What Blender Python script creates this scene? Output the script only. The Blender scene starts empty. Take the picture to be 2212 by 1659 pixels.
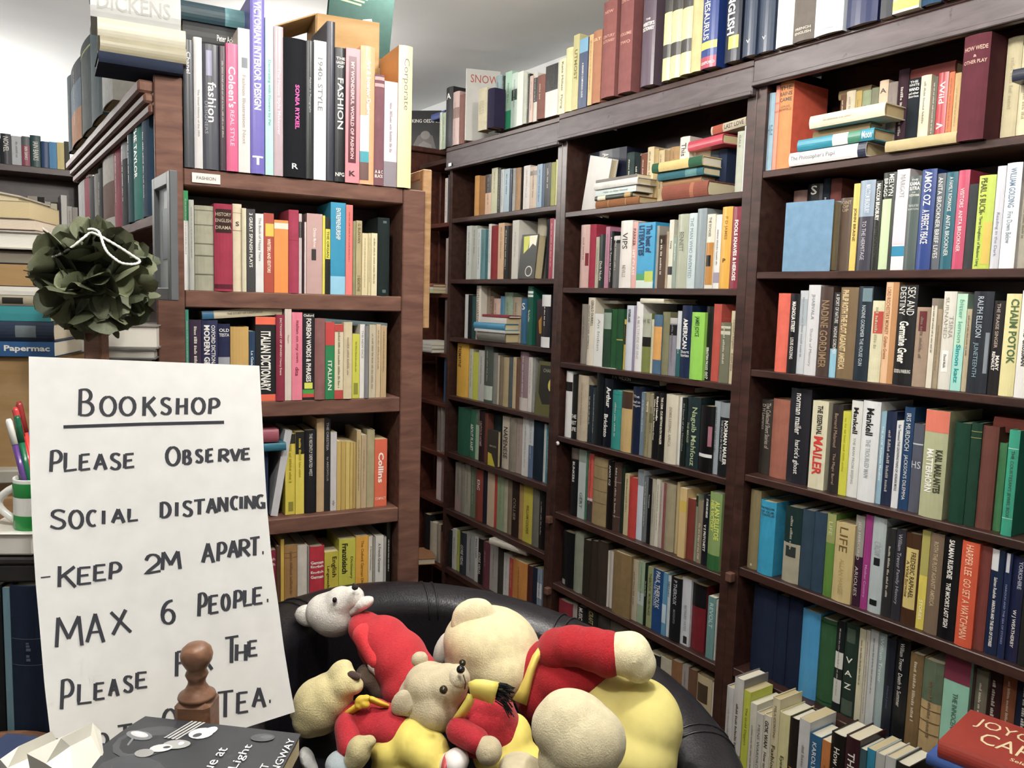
import bpy, bmesh, math, random
import numpy as np
from mathutils import Matrix, Vector

random.seed(11)
SC = bpy.context.scene
COL = SC.collection

# ------------------------------------------------------------------ camera
EZ = 1.55                       # eye height
F_PX, W_PX, H_PX = 1750.0, 2212.0, 1659.0
PITCH, ROLL = 0.10348, 0.02948
cp, sp = math.cos(PITCH), math.sin(PITCH)
_f = Vector((0, cp, -sp)); _u0 = Vector((0, sp, cp)); _r0 = Vector((1, 0, 0))
_r = math.cos(ROLL) * _r0 + math.sin(ROLL) * _u0
_u = math.cos(ROLL) * _u0 - math.sin(ROLL) * _r0
EYE = Vector((0, 0, EZ))
cam_data = bpy.data.cameras.new('camera')
cam_data.sensor_width = 36.0
cam_data.lens = F_PX / W_PX * 36.0
cam_data.clip_start = 0.05
cam = bpy.data.objects.new('camera', cam_data)
COL.objects.link(cam)
m = Matrix.Identity(4)
for i in range(3):
    m[i][0], m[i][1], m[i][2], m[i][3] = _r[i], _u[i], -_f[i], EYE[i]
cam.matrix_world = m
SC.camera = cam

# ------------------------------------------------------------------ world, lights, exposure
SC.view_settings.view_transform = 'Standard'
SC.view_settings.look = 'None'
SC.view_settings.gamma = 1.0
SC.view_settings.use_curve_mapping = False
SC.view_settings.exposure = 0.17
SC.cycles.max_bounces = 5
SC.cycles.diffuse_bounces = 3
SC.cycles.glossy_bounces = 2
SC.cycles.transmission_bounces = 0
SC.cycles.use_adaptive_sampling = True
SC.cycles.adaptive_threshold = 0.08
SC.cycles.adaptive_min_samples = 16
SC.cycles.caustics_reflective = False
SC.cycles.caustics_refractive = False
wd = bpy.data.worlds.new('world'); SC.world = wd
wd.use_nodes = True
wd.node_tree.nodes['Background'].inputs[0].default_value = (0.80, 0.88, 1.0, 1)
wd.node_tree.nodes['Background'].inputs[1].default_value = 0.5

AN = -0.97509                   # direction of the dark shelving along the long wall
ANL = 0.48867                   # direction of the brown bookcase front
D_R, D_L, D_W, D_B = 1.88, 2.4, 0.435, 4.4


class Frame:
    """x along a bookcase front, y into the bookcase, z up relative to eye height; k = metres per unit of this frame."""
    def __init__(self, ang, dist, k=1.0):
        self.a, self.D, self.k = ang, dist, k
        self.d = Vector((math.cos(ang), math.sin(ang), 0))
        self.n = Vector((-math.sin(ang), math.cos(ang), 0))
        self.rot = Matrix.Rotation(ang, 4, 'Z')

    def pt(self, s, y, z):
        return EYE + (self.d * s + self.n * (self.D + y) + Vector((0, 0, z))) * self.k

    def mat(self, s, y, z):
        return Matrix.Translation(self.pt(s, y, z)) @ self.rot @ Matrix.Scale(self.k, 4)

    def s_at(self, px, y, z):
        k = (px - W_PX / 2) / F_PX
        p0 = self.pt(0, y, z) - EYE
        w = _r - k * _f
        return -p0.dot(w) / self.d.dot(w) / self.k

    def z_at(self, py, s, y):
        k = -(py - H_PX / 2) / F_PX
        p0 = self.pt(s, y, 0) - EYE
        w = _u - k * _f
        return -p0.dot(w) / w.z / self.k

    def at(self, px, py, y=0.0):
        r = ray(px, py)
        r = r * ((self.D + y) / r.dot(self.n))
        return r.dot(self.d), r.z


def ray(px, py):
    return _f + _r * ((px - W_PX / 2) / F_PX) - _u * ((py - H_PX / 2) / F_PX)


def P(px, py, dist):
    """World point seen at (px, py), dist metres ahead of the eye."""
    return EYE + ray(px, py) * dist


FR = Frame(AN, D_R)
KL = 0.76                       # the paper-back shelving is measured in units of 0.76 m
EZL = EZ / KL
FL = Frame(ANL, D_L, KL)
FW = Frame(AN, D_W, KL)
FB = Frame(AN + math.pi / 2, D_B)


def lamp(name, kind, loc, energy, color, size=0.1, size_y=None, target=None):
    l = bpy.data.lights.new(name, kind)
    l.energy = energy; l.color = color
    if kind == 'AREA':
        l.shape = 'RECTANGLE' if size_y else 'DISK'
        l.size = size
        if size_y: l.size_y = size_y
    else:
        l.shadow_soft_size = size
    o = bpy.data.objects.new(name, l); COL.objects.link(o)
    o.location = loc
    if target is not None:
        o.rotation_euler = (Vector(target) - Vector(loc)).to_track_quat('-Z', 'Y').to_euler()
    return o


CEIL = 1.07
LAMPS = [(FR.pt(-0.90, -0.98, CEIL - 0.14), 38), (FR.pt(-1.95, -0.88, CEIL - 0.14), 22), (FR.pt(-3.4, -.75, CEIL - 0.26), 9),  # last entry here: hidden aisle lamp added to lift the ceiling tone
         (FR.pt(-0.55, -1.80, CEIL - 0.20), 34), (FR.pt(-5.05, -2.25, CEIL - 0.26), 60)]  # added: front fill over the viewer, far lamp to whiten the end wall
for p_, e_ in LAMPS:
    lamp('bulb_and_fill_light', 'POINT', p_ - Vector((0, 0, .03)), e_, (1.0, 0.96, 0.90), 0.06)
lamp('window_daylight', 'AREA', FR.pt(-5.35, -3.2, 0.15), 60, (0.86, 0.93, 1.0), 1.9, 1.6, FR.pt(-1.0, -1.6, 0.3))


# ------------------------------------------------------------------ colour, materials
def lin(h):
    h = h.lstrip('#')
    out = []
    for i in (0, 2, 4):
        c = int(h[i:i + 2], 16) / 255
        out.append(c / 12.92 if c <= 0.04045 else ((c + 0.055) / 1.055) ** 2.4)
    return out


def soft(h):
    """Shelf-worn, slightly faded version of a printed colour."""
    c = lin(h) if isinstance(h, str) else h
    g = 0.3 * c[0] + 0.59 * c[1] + 0.11 * c[2]
    return [(v * 0.86 + g * 0.14) * 0.92 for v in c]


def new_mat(name):
    m = bpy.data.materials.new(name); m.use_nodes = True
    nt = m.node_tree
    return m, nt, nt.nodes['Principled BSDF']


def nd(nt, t, **kw):
    n = nt.nodes.new(t)
    for k, v in kw.items():
        setattr(n, k, v)
    return n


def obj_color_mat(name, rough, mottle=0.25, scale=60, bump=0.0, bscale=400, coat=0.0, sheen=0.0, spec=0.5):
    """Colour comes from the object; noise adds wear and cloth relief."""
    m, nt, b = new_mat(name)
    oi = nd(nt, 'ShaderNodeObjectInfo'); tc = nd(nt, 'ShaderNodeTexCoord')
    nz = nd(nt, 'ShaderNodeTexNoise'); nz.inputs['Scale'].default_value = scale; nz.inputs['Detail'].default_value = 2
    nt.links.new(tc.outputs['Object'], nz.inputs['Vector'])
    mr = nd(nt, 'ShaderNodeMapRange'); mr.inputs[3].default_value = 1 - mottle; mr.inputs[4].default_value = 1 + mottle
    nt.links.new(nz.outputs[0], mr.inputs[0])
    mx = nd(nt, 'ShaderNodeMix', data_type='RGBA', blend_type='MULTIPLY'); mx.inputs[0].default_value = 1
    nt.links.new(oi.outputs['Color'], mx.inputs[6]); nt.links.new(mr.outputs[0], mx.inputs[7])
    nt.links.new(mx.outputs[2], b.inputs['Base Color'])
    b.inputs['Roughness'].default_value = rough
    b.inputs['Specular IOR Level'].default_value = spec
    b.inputs['Coat Weight'].default_value = coat; b.inputs['Coat Roughness'].default_value = 0.25
    b.inputs['Sheen Weight'].default_value = sheen
    if bump:
        n2 = nd(nt, 'ShaderNodeTexNoise'); n2.inputs['Scale'].default_value = bscale; n2.inputs['Detail'].default_value = 2
        nt.links.new(tc.outputs['Object'], n2.inputs['Vector'])
        bp = nd(nt, 'ShaderNodeBump'); bp.inputs['Strength'].default_value = bump; bp.inputs['Distance'].default_value = 0.001
        nt.links.new(n2.outputs[0], bp.inputs['Height']); nt.links.new(bp.outputs[0], b.inputs['Normal'])
    return m


M = {}
M['cloth'] = obj_color_mat('book_cloth', 0.8, 0.18, 45, 0.0, 900, 0, 0, 0.2)
M['jacket'] = obj_color_mat('book_jacket', 0.36, 0.10, 25, 0.0, 1, 0.0)
M['paperback'] = obj_color_mat('paperback_card', 0.45, 0.10, 30)
M['ink'] = obj_color_mat('printed_ink', 0.5, 0.05, 80)
M['plain'] = obj_color_mat('painted_plain', 0.55, 0.08, 30)
M['plush'] = obj_color_mat('plush_fur', 0.95, 0.22, 60, 1.0, 420, 0, 0.15)
M['knit'] = obj_color_mat('wool_knit', 0.95, 0.18, 220, 1.0, 380, 0, 0.08)
M['cotton'] = obj_color_mat('cotton_cloth', 0.85, 0.10, 40, 0.9, 26)
M['glossy'] = obj_color_mat('glossy_plastic', 0.15, 0.02, 10)


def wood_mat(name, dark, light, rough, scale=1.0, coat=0.0, wear=0.0, spec=0.25):
    m, nt, b = new_mat(name)
    tc = nd(nt, 'ShaderNodeTexCoord'); mp = nd(nt, 'ShaderNodeMapping')
    mp.inputs['Scale'].default_value = (3 * scale, 14 * scale, 14 * scale)
    nt.links.new(tc.outputs['Object'], mp.inputs['Vector'])
    nz = nd(nt, 'ShaderNodeTexNoise'); nz.inputs['Scale'].default_value = 3; nz.inputs['Detail'].default_value = 5
    nz.inputs['Distortion'].default_value = 0.6
    nt.links.new(mp.outputs[0], nz.inputs['Vector'])
    cr = nd(nt, 'ShaderNodeValToRGB')
    cr.color_ramp.elements[0].position = 0.3; cr.color_ramp.elements[0].color = (*lin(dark), 1)
    cr.color_ramp.elements[1].position = 0.72; cr.color_ramp.elements[1].color = (*lin(light), 1)
    nt.links.new(nz.outputs[0], cr.inputs[0])
    src = cr.outputs[0]
    if wear:
        n3 = nd(nt, 'ShaderNodeTexNoise'); n3.inputs['Scale'].default_value = 38; n3.inputs['Detail'].default_value = 3
        nt.links.new(tc.outputs['Object'], n3.inputs['Vector'])
        c3 = nd(nt, 'ShaderNodeValToRGB'); c3.color_ramp.elements[0].position = 0.66; c3.color_ramp.elements[1].position = 0.76
        nt.links.new(n3.outputs[0], c3.inputs[0])
        ml = nd(nt, 'ShaderNodeMath', operation='MULTIPLY'); ml.inputs[1].default_value = wear
        nt.links.new(c3.outputs[0], ml.inputs[0])
        mx = nd(nt, 'ShaderNodeMix', data_type='RGBA'); mx.inputs[7].default_value = (*lin('150d0c'), 1)
        nt.links.new(ml.outputs[0], mx.inputs[0]); nt.links.new(src, mx.inputs[6]); src = mx.outputs[2]
    nt.links.new(src, b.inputs['Base Color'])
    b.inputs['Roughness'].default_value = rough
    b.inputs['Specular IOR Level'].default_value = spec
    b.inputs['Coat Weight'].default_value = coat; b.inputs['Coat Roughness'].default_value = 0.3
    return m


M['darkwood'] = wood_mat('dark_stained_wood', '2c1b18', '4a3029', 0.36, 1.0, 0.0, 0.5, 0.6)
M['cornice'] = wood_mat('worn_cornice_wood_lit_grey', '443b3b', '5f5558', 0.45, 1.0, 0.0, 0.9, 0.5)  # worn dark wood with the window's grey sheen put into its colour
M['redwood'] = wood_mat('red_brown_wood', '563a32', '775648', 0.62, 1.0, 0.0)
M['mahogany'] = wood_mat('mahogany_panel', '3e2019', '603528', 0.40, 0.8, 0.0, 0, 0.5)
M['turned'] = wood_mat('turned_chair_wood', '644534', '84604a', 0.42, 3.0, 0.2)
M['tanwood'] = wood_mat('pale_tan_wood', '8c6a48', 'b08e68', 0.5, 1.0)
M['card'] = wood_mat('brown_cardboard', '98794f', 'b0916a', 0.85, 0.6)


def pages_mat():
    m, nt, b = new_mat('page_block')
    oi = nd(nt, 'ShaderNodeObjectInfo'); tc = nd(nt, 'ShaderNodeTexCoord')
    wv = nd(nt, 'ShaderNodeTexWave'); wv.inputs['Scale'].default_value = 330; wv.inputs['Distortion'].default_value = 1.5
    wv.bands_direction = 'X'
    nt.links.new(tc.outputs['Object'], wv.inputs['Vector'])
    mr = nd(nt, 'ShaderNodeMapRange'); mr.inputs[3].default_value = 0.78; mr.inputs[4].default_value = 1.05
    nt.links.new(wv.outputs[1], mr.inputs[0])
    mx = nd(nt, 'ShaderNodeMix', data_type='RGBA', blend_type='MULTIPLY'); mx.inputs[0].default_value = 1
    nt.links.new(oi.outputs['Color'], mx.inputs[6]); nt.links.new(mr.outputs[0], mx.inputs[7])
    nt.links.new(mx.outputs[2], b.inputs['Base Color']); b.inputs['Roughness'].default_value = 0.9
    return m


M['pages'] = pages_mat()


def wall_mat(name, col, bump=0.15):
    m, nt, b = new_mat(name)
    tc = nd(nt, 'ShaderNodeTexCoord'); nz = nd(nt, 'ShaderNodeTexNoise'); nz.inputs['Scale'].default_value = 6; nz.inputs['Detail'].default_value = 3
    nt.links.new(tc.outputs['Object'], nz.inputs['Vector'])
    cr = nd(nt, 'ShaderNodeValToRGB')
    c = lin(col); cr.color_ramp.elements[0].color = (*[v * 0.93 for v in c], 1); cr.color_ramp.elements[1].color = (*c, 1)
    nt.links.new(nz.outputs[0], cr.inputs[0]); nt.links.new(cr.outputs[0], b.inputs['Base Color'])
    b.inputs['Roughness'].default_value = 0.85
    bp = nd(nt, 'ShaderNodeBump'); bp.inputs['Strength'].default_value = bump; bp.inputs['Distance'].default_value = 0.004
    nt.links.new(nz.outputs[0], bp.inputs['Height']); nt.links.new(bp.outputs[0], b.inputs['Normal'])
    return m


M['wall'] = wall_mat('white_wall_paint', 'e6e7e6')
M['ceiling'] = wall_mat('white_ceiling_paint', 'eef0f0')
M['floor'] = wood_mat('floor_boards', '4a3424', '6e5238', 0.5, 0.5)


def leather_mat():
    m, nt, b = new_mat('black_leather')
    tc = nd(nt, 'ShaderNodeTexCoord')
    vo = nd(nt, 'ShaderNodeTexVoronoi'); vo.inputs['Scale'].default_value = 260
    nt.links.new(tc.outputs['Object'], vo.inputs['Vector'])
    nz = nd(nt, 'ShaderNodeTexNoise'); nz.inputs['Scale'].default_value = 9; nz.inputs['Detail'].default_value = 5
    nt.links.new(tc.outputs['Object'], nz.inputs['Vector'])
    cr = nd(nt, 'ShaderNodeValToRGB')
    cr.color_ramp.elements[0].color = (*lin('100e13'), 1); cr.color_ramp.elements[1].color = (*lin('221f25'), 1)
    nt.links.new(nz.outputs[0], cr.inputs[0]); nt.links.new(cr.outputs[0], b.inputs['Base Color'])
    b.inputs['Roughness'].default_value = 0.36
    bp = nd(nt, 'ShaderNodeBump'); bp.inputs['Strength'].default_value = 0.25; bp.inputs['Distance'].default_value = 0.001
    nt.links.new(vo.outputs[0], bp.inputs['Height'])
    b2 = nd(nt, 'ShaderNodeBump'); b2.inputs['Strength'].default_value = 0.3; b2.inputs['Distance'].default_value = 0.01
    nt.links.new(nz.outputs[0], b2.inputs['Height']); nt.links.new(bp.outputs[0], b2.inputs['Normal'])
    nt.links.new(b2.outputs[0], b.inputs['Normal'])
    return m


M['leather'] = leather_mat()


# ------------------------------------------------------------------ mesh helpers
def link(name, me, mat, parent=None, color=None):
    o = bpy.data.objects.new(name, me)
    COL.objects.link(o)
    if mat and not me.materials: me.materials.append(M[mat])
    if color is not None:
        o.color = (*(lin(color) if isinstance(color, str) else color), 1)
    if parent: o.parent = parent
    return o


def mesh(verts, faces, smooth=False):
    me = bpy.data.meshes.new('mesh')
    me.from_pydata([tuple(v) for v in verts], [], faces)
    if smooth:
        me.polygons.foreach_set('use_smooth', [True] * len(me.polygons))
    me.update()
    return me


def box_data(x0, x1, y0, y1, z0, z1):
    v = [(x0, y0, z0), (x1, y0, z0), (x1, y1, z0), (x0, y1, z0), (x0, y0, z1), (x1, y0, z1), (x1, y1, z1), (x0, y1, z1)]
    f = [(0, 3, 2, 1), (4, 5, 6, 7), (0, 1, 5, 4), (1, 2, 6, 5), (2, 3, 7, 6), (3, 0, 4, 7)]
    return v, f


def bevel_box(x0, x1, y0, y1, z0, z1, r=0.002):
    bm = bmesh.new()
    v, f = box_data(x0, x1, y0, y1, z0, z1)
    vs = [bm.verts.new(p) for p in v]
    for q in f: bm.faces.new([vs[i] for i in q])
    if r:
        bmesh.ops.bevel(bm, geom=list(bm.edges), offset=r, segments=1, affect='EDGES')
    me = bpy.data.meshes.new('mesh'); bm.to_mesh(me); bm.free()
    return me


def tag(o, label, cat, group=None, kind=None):
    if label: o['label'] = label
    if cat: o['category'] = cat
    if group: o['group'] = group
    if kind: o['kind'] = kind
    return o


def empty(name, mat):
    o = bpy.data.objects.new(name, None); COL.objects.link(o); o.matrix_world = mat
    o.empty_display_size = 0.05
    return o


def tube(points, rad, seg=8, closed=False, cap=True):
    """Tube mesh along world or local points; rad a number or a list."""
    pts = [Vector(p) for p in points]; n = len(pts)
    rads = rad if isinstance(rad, (list, tuple)) else [rad] * n
    verts, faces = [], []
    up = Vector((0, 0, 1)); prev = None
    for i in range(n):
        a = pts[(i - 1) % n] if (closed or i > 0) else pts[i]
        b = pts[(i + 1) % n] if (closed or i < n - 1) else pts[i]
        t = (b - a).normalized()
        if prev is None:
            s = t.cross(up)
            if s.length < 1e-3: s = t.cross(Vector((1, 0, 0)))
            s.normalize()
        else:
            s = (prev - t * prev.dot(t)).normalized()
        prev = s
        q = t.cross(s)
        for k in range(seg):
            w = 2 * math.pi * k / seg
            verts.append(pts[i] + (s * math.cos(w) + q * math.sin(w)) * rads[i])
    m_ = n if closed else n - 1
    for i in range(m_):
        j = (i + 1) % n
        for k in range(seg):
            l = (k + 1) % seg
            faces.append((i * seg + k, i * seg + l, j * seg + l, j * seg + k))
    if cap and not closed:
        faces.append(tuple(range(seg - 1, -1, -1)))
        faces.append(tuple((n - 1) * seg + k for k in range(seg)))
    return mesh(verts, faces, True)


def lathe(profile, seg=20):
    """profile: (radius, z) pairs."""
    verts, faces = [], []
    for r, z in profile:
        for k in range(seg):
            w = 2 * math.pi * k / seg
            verts.append((r * math.cos(w), r * math.sin(w), z))
    for i in range(len(profile) - 1):
        for k in range(seg):
            l = (k + 1) % seg
            faces.append((i * seg + k, i * seg + l, (i + 1) * seg + l, (i + 1) * seg + k))
    faces.append(tuple(range(seg - 1, -1, -1)))
    faces.append(tuple((len(profile) - 1) * seg + k for k in range(seg)))
    return mesh(verts, faces, True)


# ------------------------------------------------------------------ lettering
_txt = {}


def text_geo(s, bold=0.012):
    """Vertices, faces and extents of a string in the built-in face, laid in the XY plane."""
    key = (s, bold)
    if key in _txt: return _txt[key]
    cu = bpy.data.curves.new('txt', 'FONT'); cu.body = s; cu.resolution_u = 2; cu.offset = bold
    o = bpy.data.objects.new('txt', cu)
    me = o.to_mesh()
    v = np.zeros(len(me.vertices) * 3); me.vertices.foreach_get('co', v); v = v.reshape(-1, 3)[:, :2]
    f = [tuple(p.vertices) for p in me.polygons]
    o.to_mesh_clear(); bpy.data.objects.remove(o); bpy.data.curves.remove(cu)
    if len(v) == 0: v = np.zeros((1, 2))
    lo, hi = v.min(0), v.max(0)
    _txt[key] = (v - lo, f, hi - lo)
    return _txt[key]


def text_on(parent, s, color, origin, ax, ay, length, height, surf=None, cuts=(), bold=0.012, lim=(0.4, 1.5), name='title_lettering', mat='ink', center=True):
    """Lay s out from origin (centre) along ax with letter tops along ay, in parent coordinates."""
    v, f, ext = text_geo(s, bold)
    if ext[0] <= 0 or not f: return None
    sy = height / max(ext[1], 0.3)
    sx = length / ext[0]
    r = sx / sy
    if r > lim[1]: sx = sy * lim[1]
    elif r < lim[0]: sy = sx / lim[0]
    origin, ax, ay = Vector(origin), Vector(ax), Vector(ay)
    c = ext / 2
    out = []
    for x, y in v:
        p = origin + ax * ((x - (c[0] if center else 0)) * sx) + ay * ((y - c[1]) * sy)
        out.append(p)
    if surf and cuts:
        bm = bmesh.new(); bv = [bm.verts.new(p) for p in out]
        for q in f:
            try: bm.faces.new([bv[i] for i in q])
            except ValueError: pass
        lo, hi = min(p.x for p in out), max(p.x for p in out)
        for c in cuts:
            if lo < c < hi:
                bmesh.ops.bisect_plane(bm, geom=bm.verts[:] + bm.edges[:] + bm.faces[:], plane_co=(c, 0, 0), plane_no=(1, 0, 0))
        for v_ in bm.verts: v_.co = surf(v_.co)
        me = bpy.data.meshes.new('mesh'); bm.to_mesh(me); bm.free()
    else:
        if surf: out = [surf(p) for p in out]
        me = mesh(out, f)
    return link(name, me, mat, parent, color)
M['leaf'] = obj_color_mat('dried_leaf', 0.6, 0.35, 30, 0.3, 90)
# ------------------------------------------------------------------ books
PALETTE = [('black', '17181b'), ('charcoal', '3c3e42'), ('slate grey', '5c626a'), ('grey', '8e8e8c'), ('pale grey', 'b9bbba'), ('white', 'e2e1de'),
           ('cream', 'ddd2b2'), ('beige', 'c2b394'), ('tan', 'b5935f'), ('light brown', '9a7a56'), ('brown', '6b4d38'), ('dark brown', '3c2a22'),
           ('maroon', '6e2a36'), ('crimson', '9c2a44'), ('red', 'bf3238'), ('brick red', '94493a'), ('orange', 'e58838'), ('orange red', 'e0603f'), ('salmon', 'e79180'),
           ('peach', 'e6b98e'), ('pink', 'dd7a94'), ('deep pink', 'c64676'), ('mauve', 'a5868a'), ('purple', '5f4f92'), ('magenta', 'a63c8c'), ('lilac', 'b4a8c4'),
           ('navy blue', '1c284a'), ('royal blue', '1f4486'), ('blue', '2c6ca4'), ('bright blue', '1a98c6'), ('pale blue', '9fbccb'), ('steel blue', '4d6c88'),
           ('teal', '1f7c80'), ('turquoise', '22a488'), ('mint green', 'a9d6c2'), ('sage green', '96a184'), ('dark green', '1d4630'), ('green', '32804a'),
           ('lime green', '9ccc3c'), ('olive', '77743c'), ('olive green', '9a9a68'), ('yellow', 'd8c62c'), ('pale yellow', 'e4dc9a'), ('golden yellow', 'dfa726')]
_pl = [(n, lin(h)) for n, h in PALETTE]


def cname(h):
    c = lin(h)
    g = lambda v: [x ** (1 / 2.4) for x in v]
    a = g(c)
    return min(_pl, key=lambda p: sum((x - y) ** 2 for x, y in zip(a, g(p[1]))))[0]


ORD = ['first', 'second', 'third', 'fourth', 'fifth', 'sixth', 'seventh', 'eighth', 'ninth', 'tenth']


def ordinal(i):
    if i < 10: return ORD[i]
    n = i + 1
    return f"{n}{'th' if 10 < n % 100 < 20 else {1: 'st', 2: 'nd', 3: 'rd'}.get(n % 10, 'th')}"


def book_meshes(w, h, d, kind):
    """Cover (boards and spine) and page block. Spine at y=0 facing -y, boards at x=0 and x=w, base at z=0."""
    hb = kind != 'p'
    t = min(0.0028 if hb else 0.0011, w * 0.18)
    bulge = min(0.0065, 0.13 * w) if hb else min(0.0006, 0.05 * w)
    n = 6 if hb else 2
    r = 0 if hb else min(0.0012, w * 0.1)

    def spine(x):
        u = 2 * x / w - 1
        return -bulge * (1 - u * u)

    outer = [(0, d)] + [(w * i / n, spine(w * i / n)) for i in range(n + 1)] + [(w, d)]
    inner = [(w - t, d)] + [(t + (w - 2 * t) * i / n, spine(t + (w - 2 * t) * i / n) + t) for i in range(n, -1, -1)] + [(t, d)]
    prof = outer + inner
    k = len(prof); q = len(outer)
    verts = [(x, y, 0) for x, y in prof] + [(x, y, h) for x, y in prof]
    faces = []
    for i in range(k):
        j = (i + 1) % k
        faces.append((i, j, k + j, k + i))
    for i in range(q - 1):
        a, b_ = i, i + 1
        c_, d_ = k - 2 - i, k - 1 - i
        faces.append((a, d_, c_, b_))
        faces.append((k + a, k + b_, k + c_, k + d_))
    cover = mesh(verts, faces)
    sq = 0.0032 if hb else 0.0
    e = 0.0002
    pv, pf = box_data(t + e, w - t - e, t + (0.002 if hb else 0.0), d - (sq + 0.001 if hb else 0.0006), sq + 0.0003, h - sq - 0.0003)
    return cover, mesh(pv, pf), spine


def band_mesh(w, spine, z0, z1, lift=0.00045, x0=0.0, x1=1.0):
    n = 6; v = []; f = []
    for i in range(n + 1):
        x = w * (x0 + (x1 - x0) * i / n)
        y = spine(x) - lift
        v += [(x, y, z0), (x, y, z1)]
    for i in range(n):
        f.append((2 * i, 2 * i + 2, 2 * i + 3, 2 * i + 1))
    return mesh(v, f)


def greek_mesh(w, spine, z0, z1, hh, xc, rnd):
    """Unreadable print: small blocks in a run down the spine."""
    v, f = [], []
    z = z1
    while z > z0:
        word = rnd.randint(3, 8)
        for _ in range(word):
            ln = hh * rnd.uniform(0.3, 0.62); a = hh * rnd.uniform(0.55, 1.0)
            if z - ln < z0: break
            x_0, x_1 = xc - hh / 2, xc - hh / 2 + a
            b = len(v)
            for x, zz in ((x_0, z), (x_1, z), (x_1, z - ln), (x_0, z - ln)):
                v.append((x, spine(min(max(x, 0), w)) - 0.0004, zz))
            f.append((b, b + 1, b + 2, b + 3))
            z -= ln * 1.35
        z -= hh * 0.55
    if not f: return None
    return mesh(v, f)


def lum(h):
    c = lin(h); return 0.3 * c[0] + 0.6 * c[1] + 0.1 * c[2]


NB = [0]


def make_book(mat, w, h, d, color, kind, titles=(), bands=(), greek=None, pages=None, parts=True):
    """One book: cover mesh with page block, bands and lettering as parts."""
    NB[0] += 1
    rnd = random.Random(NB[0] * 7 + 3)
    w = max(w, 0.0045)
    cover, pg, spine = book_meshes(w, h, d, kind)
    o = link({'p': 'paperback_book', 'h': 'hardback_book', 'j': 'jacketed_book'}[kind], cover,
             {'p': 'paperback', 'h': 'cloth', 'j': 'jacket'}[kind], None, soft(color))
    o.matrix_world = mat
    pc = pages or rnd.choice(['d8cba8', 'e2d8bd', 'cdbd95', 'e6dfca', 'c9b78c'])
    link('page_block', pg, 'pages', o, pc)
    for i, (a, b, c, *rest) in enumerate(bands):
        x0, x1 = rest if rest else (0, 1)
        link('spine_band', band_mesh(w, spine, h * (1 - b), h * (1 - a), 0.0004 + 0.0003 * i, x0, x1), 'jacket' if kind != 'h' else 'cloth', o, soft(c))
    lift = 0.0004 + 0.0003 * len(bands) + 0.0003

    def surf(p):
        return Vector((p.x, spine(min(max(p.x, 0), w)) - lift, p.z))
    cuts = [w * i / 8 for i in range(1, 8)] if kind != 'p' else ()
    for t in titles:
        s, a, b, c, hor, wf, xc, bold = t
        zc = h * (1 - (a + b) / 2); L = h * (b - a)
        if hor:
            text_on(o, s, c, (w * xc, 0, zc), (1, 0, 0), (0, 0, 1), w * 0.86, L, surf, cuts, bold, (0.35, 1.4))
        else:
            text_on(o, s, c, (w * xc, 0, zc), (0, 0, -1), (1, 0, 0), L, w * wf, surf, cuts, bold)
    if greek:
        a, b, c, wf, xc = greek
        hh = min(w * wf, 0.008)
        me = greek_mesh(w, lambda x: spine(x) - lift + 0.0004, h * (1 - b), h * (1 - a), hh, w * xc, rnd)
        if me: link('print_lettering', me, 'ink', o, c)
    return o


def parse_title(t, col):
    hor, wf, xc, bold = False, 0.55, 0.5, 0.012
    a, b = 0.07, 0.88
    c = 'e9e6de' if lum(col) < 0.22 else '3a342c'
    t = t.strip()
    if '!' in t:
        t, op = t.rsplit('!', 1)
        for q in op.split(','):
            if q == 'h': hor = True
            elif q.startswith('w'): wf = float(q[1:])
            elif q.startswith('x'): xc = float(q[1:])
            elif q == 'B': bold = 0.03
            elif q == 'T': bold = 0.0
    if '#' in t:
        t, c = t.rsplit('#', 1)
    if '@' in t:
        t, ab = t.rsplit('@', 1); a, b = (float(v) for v in ab.split('-'))
    return (t, a, b, c, hor, wf, xc, bold)


GROUP_N = {}


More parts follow.
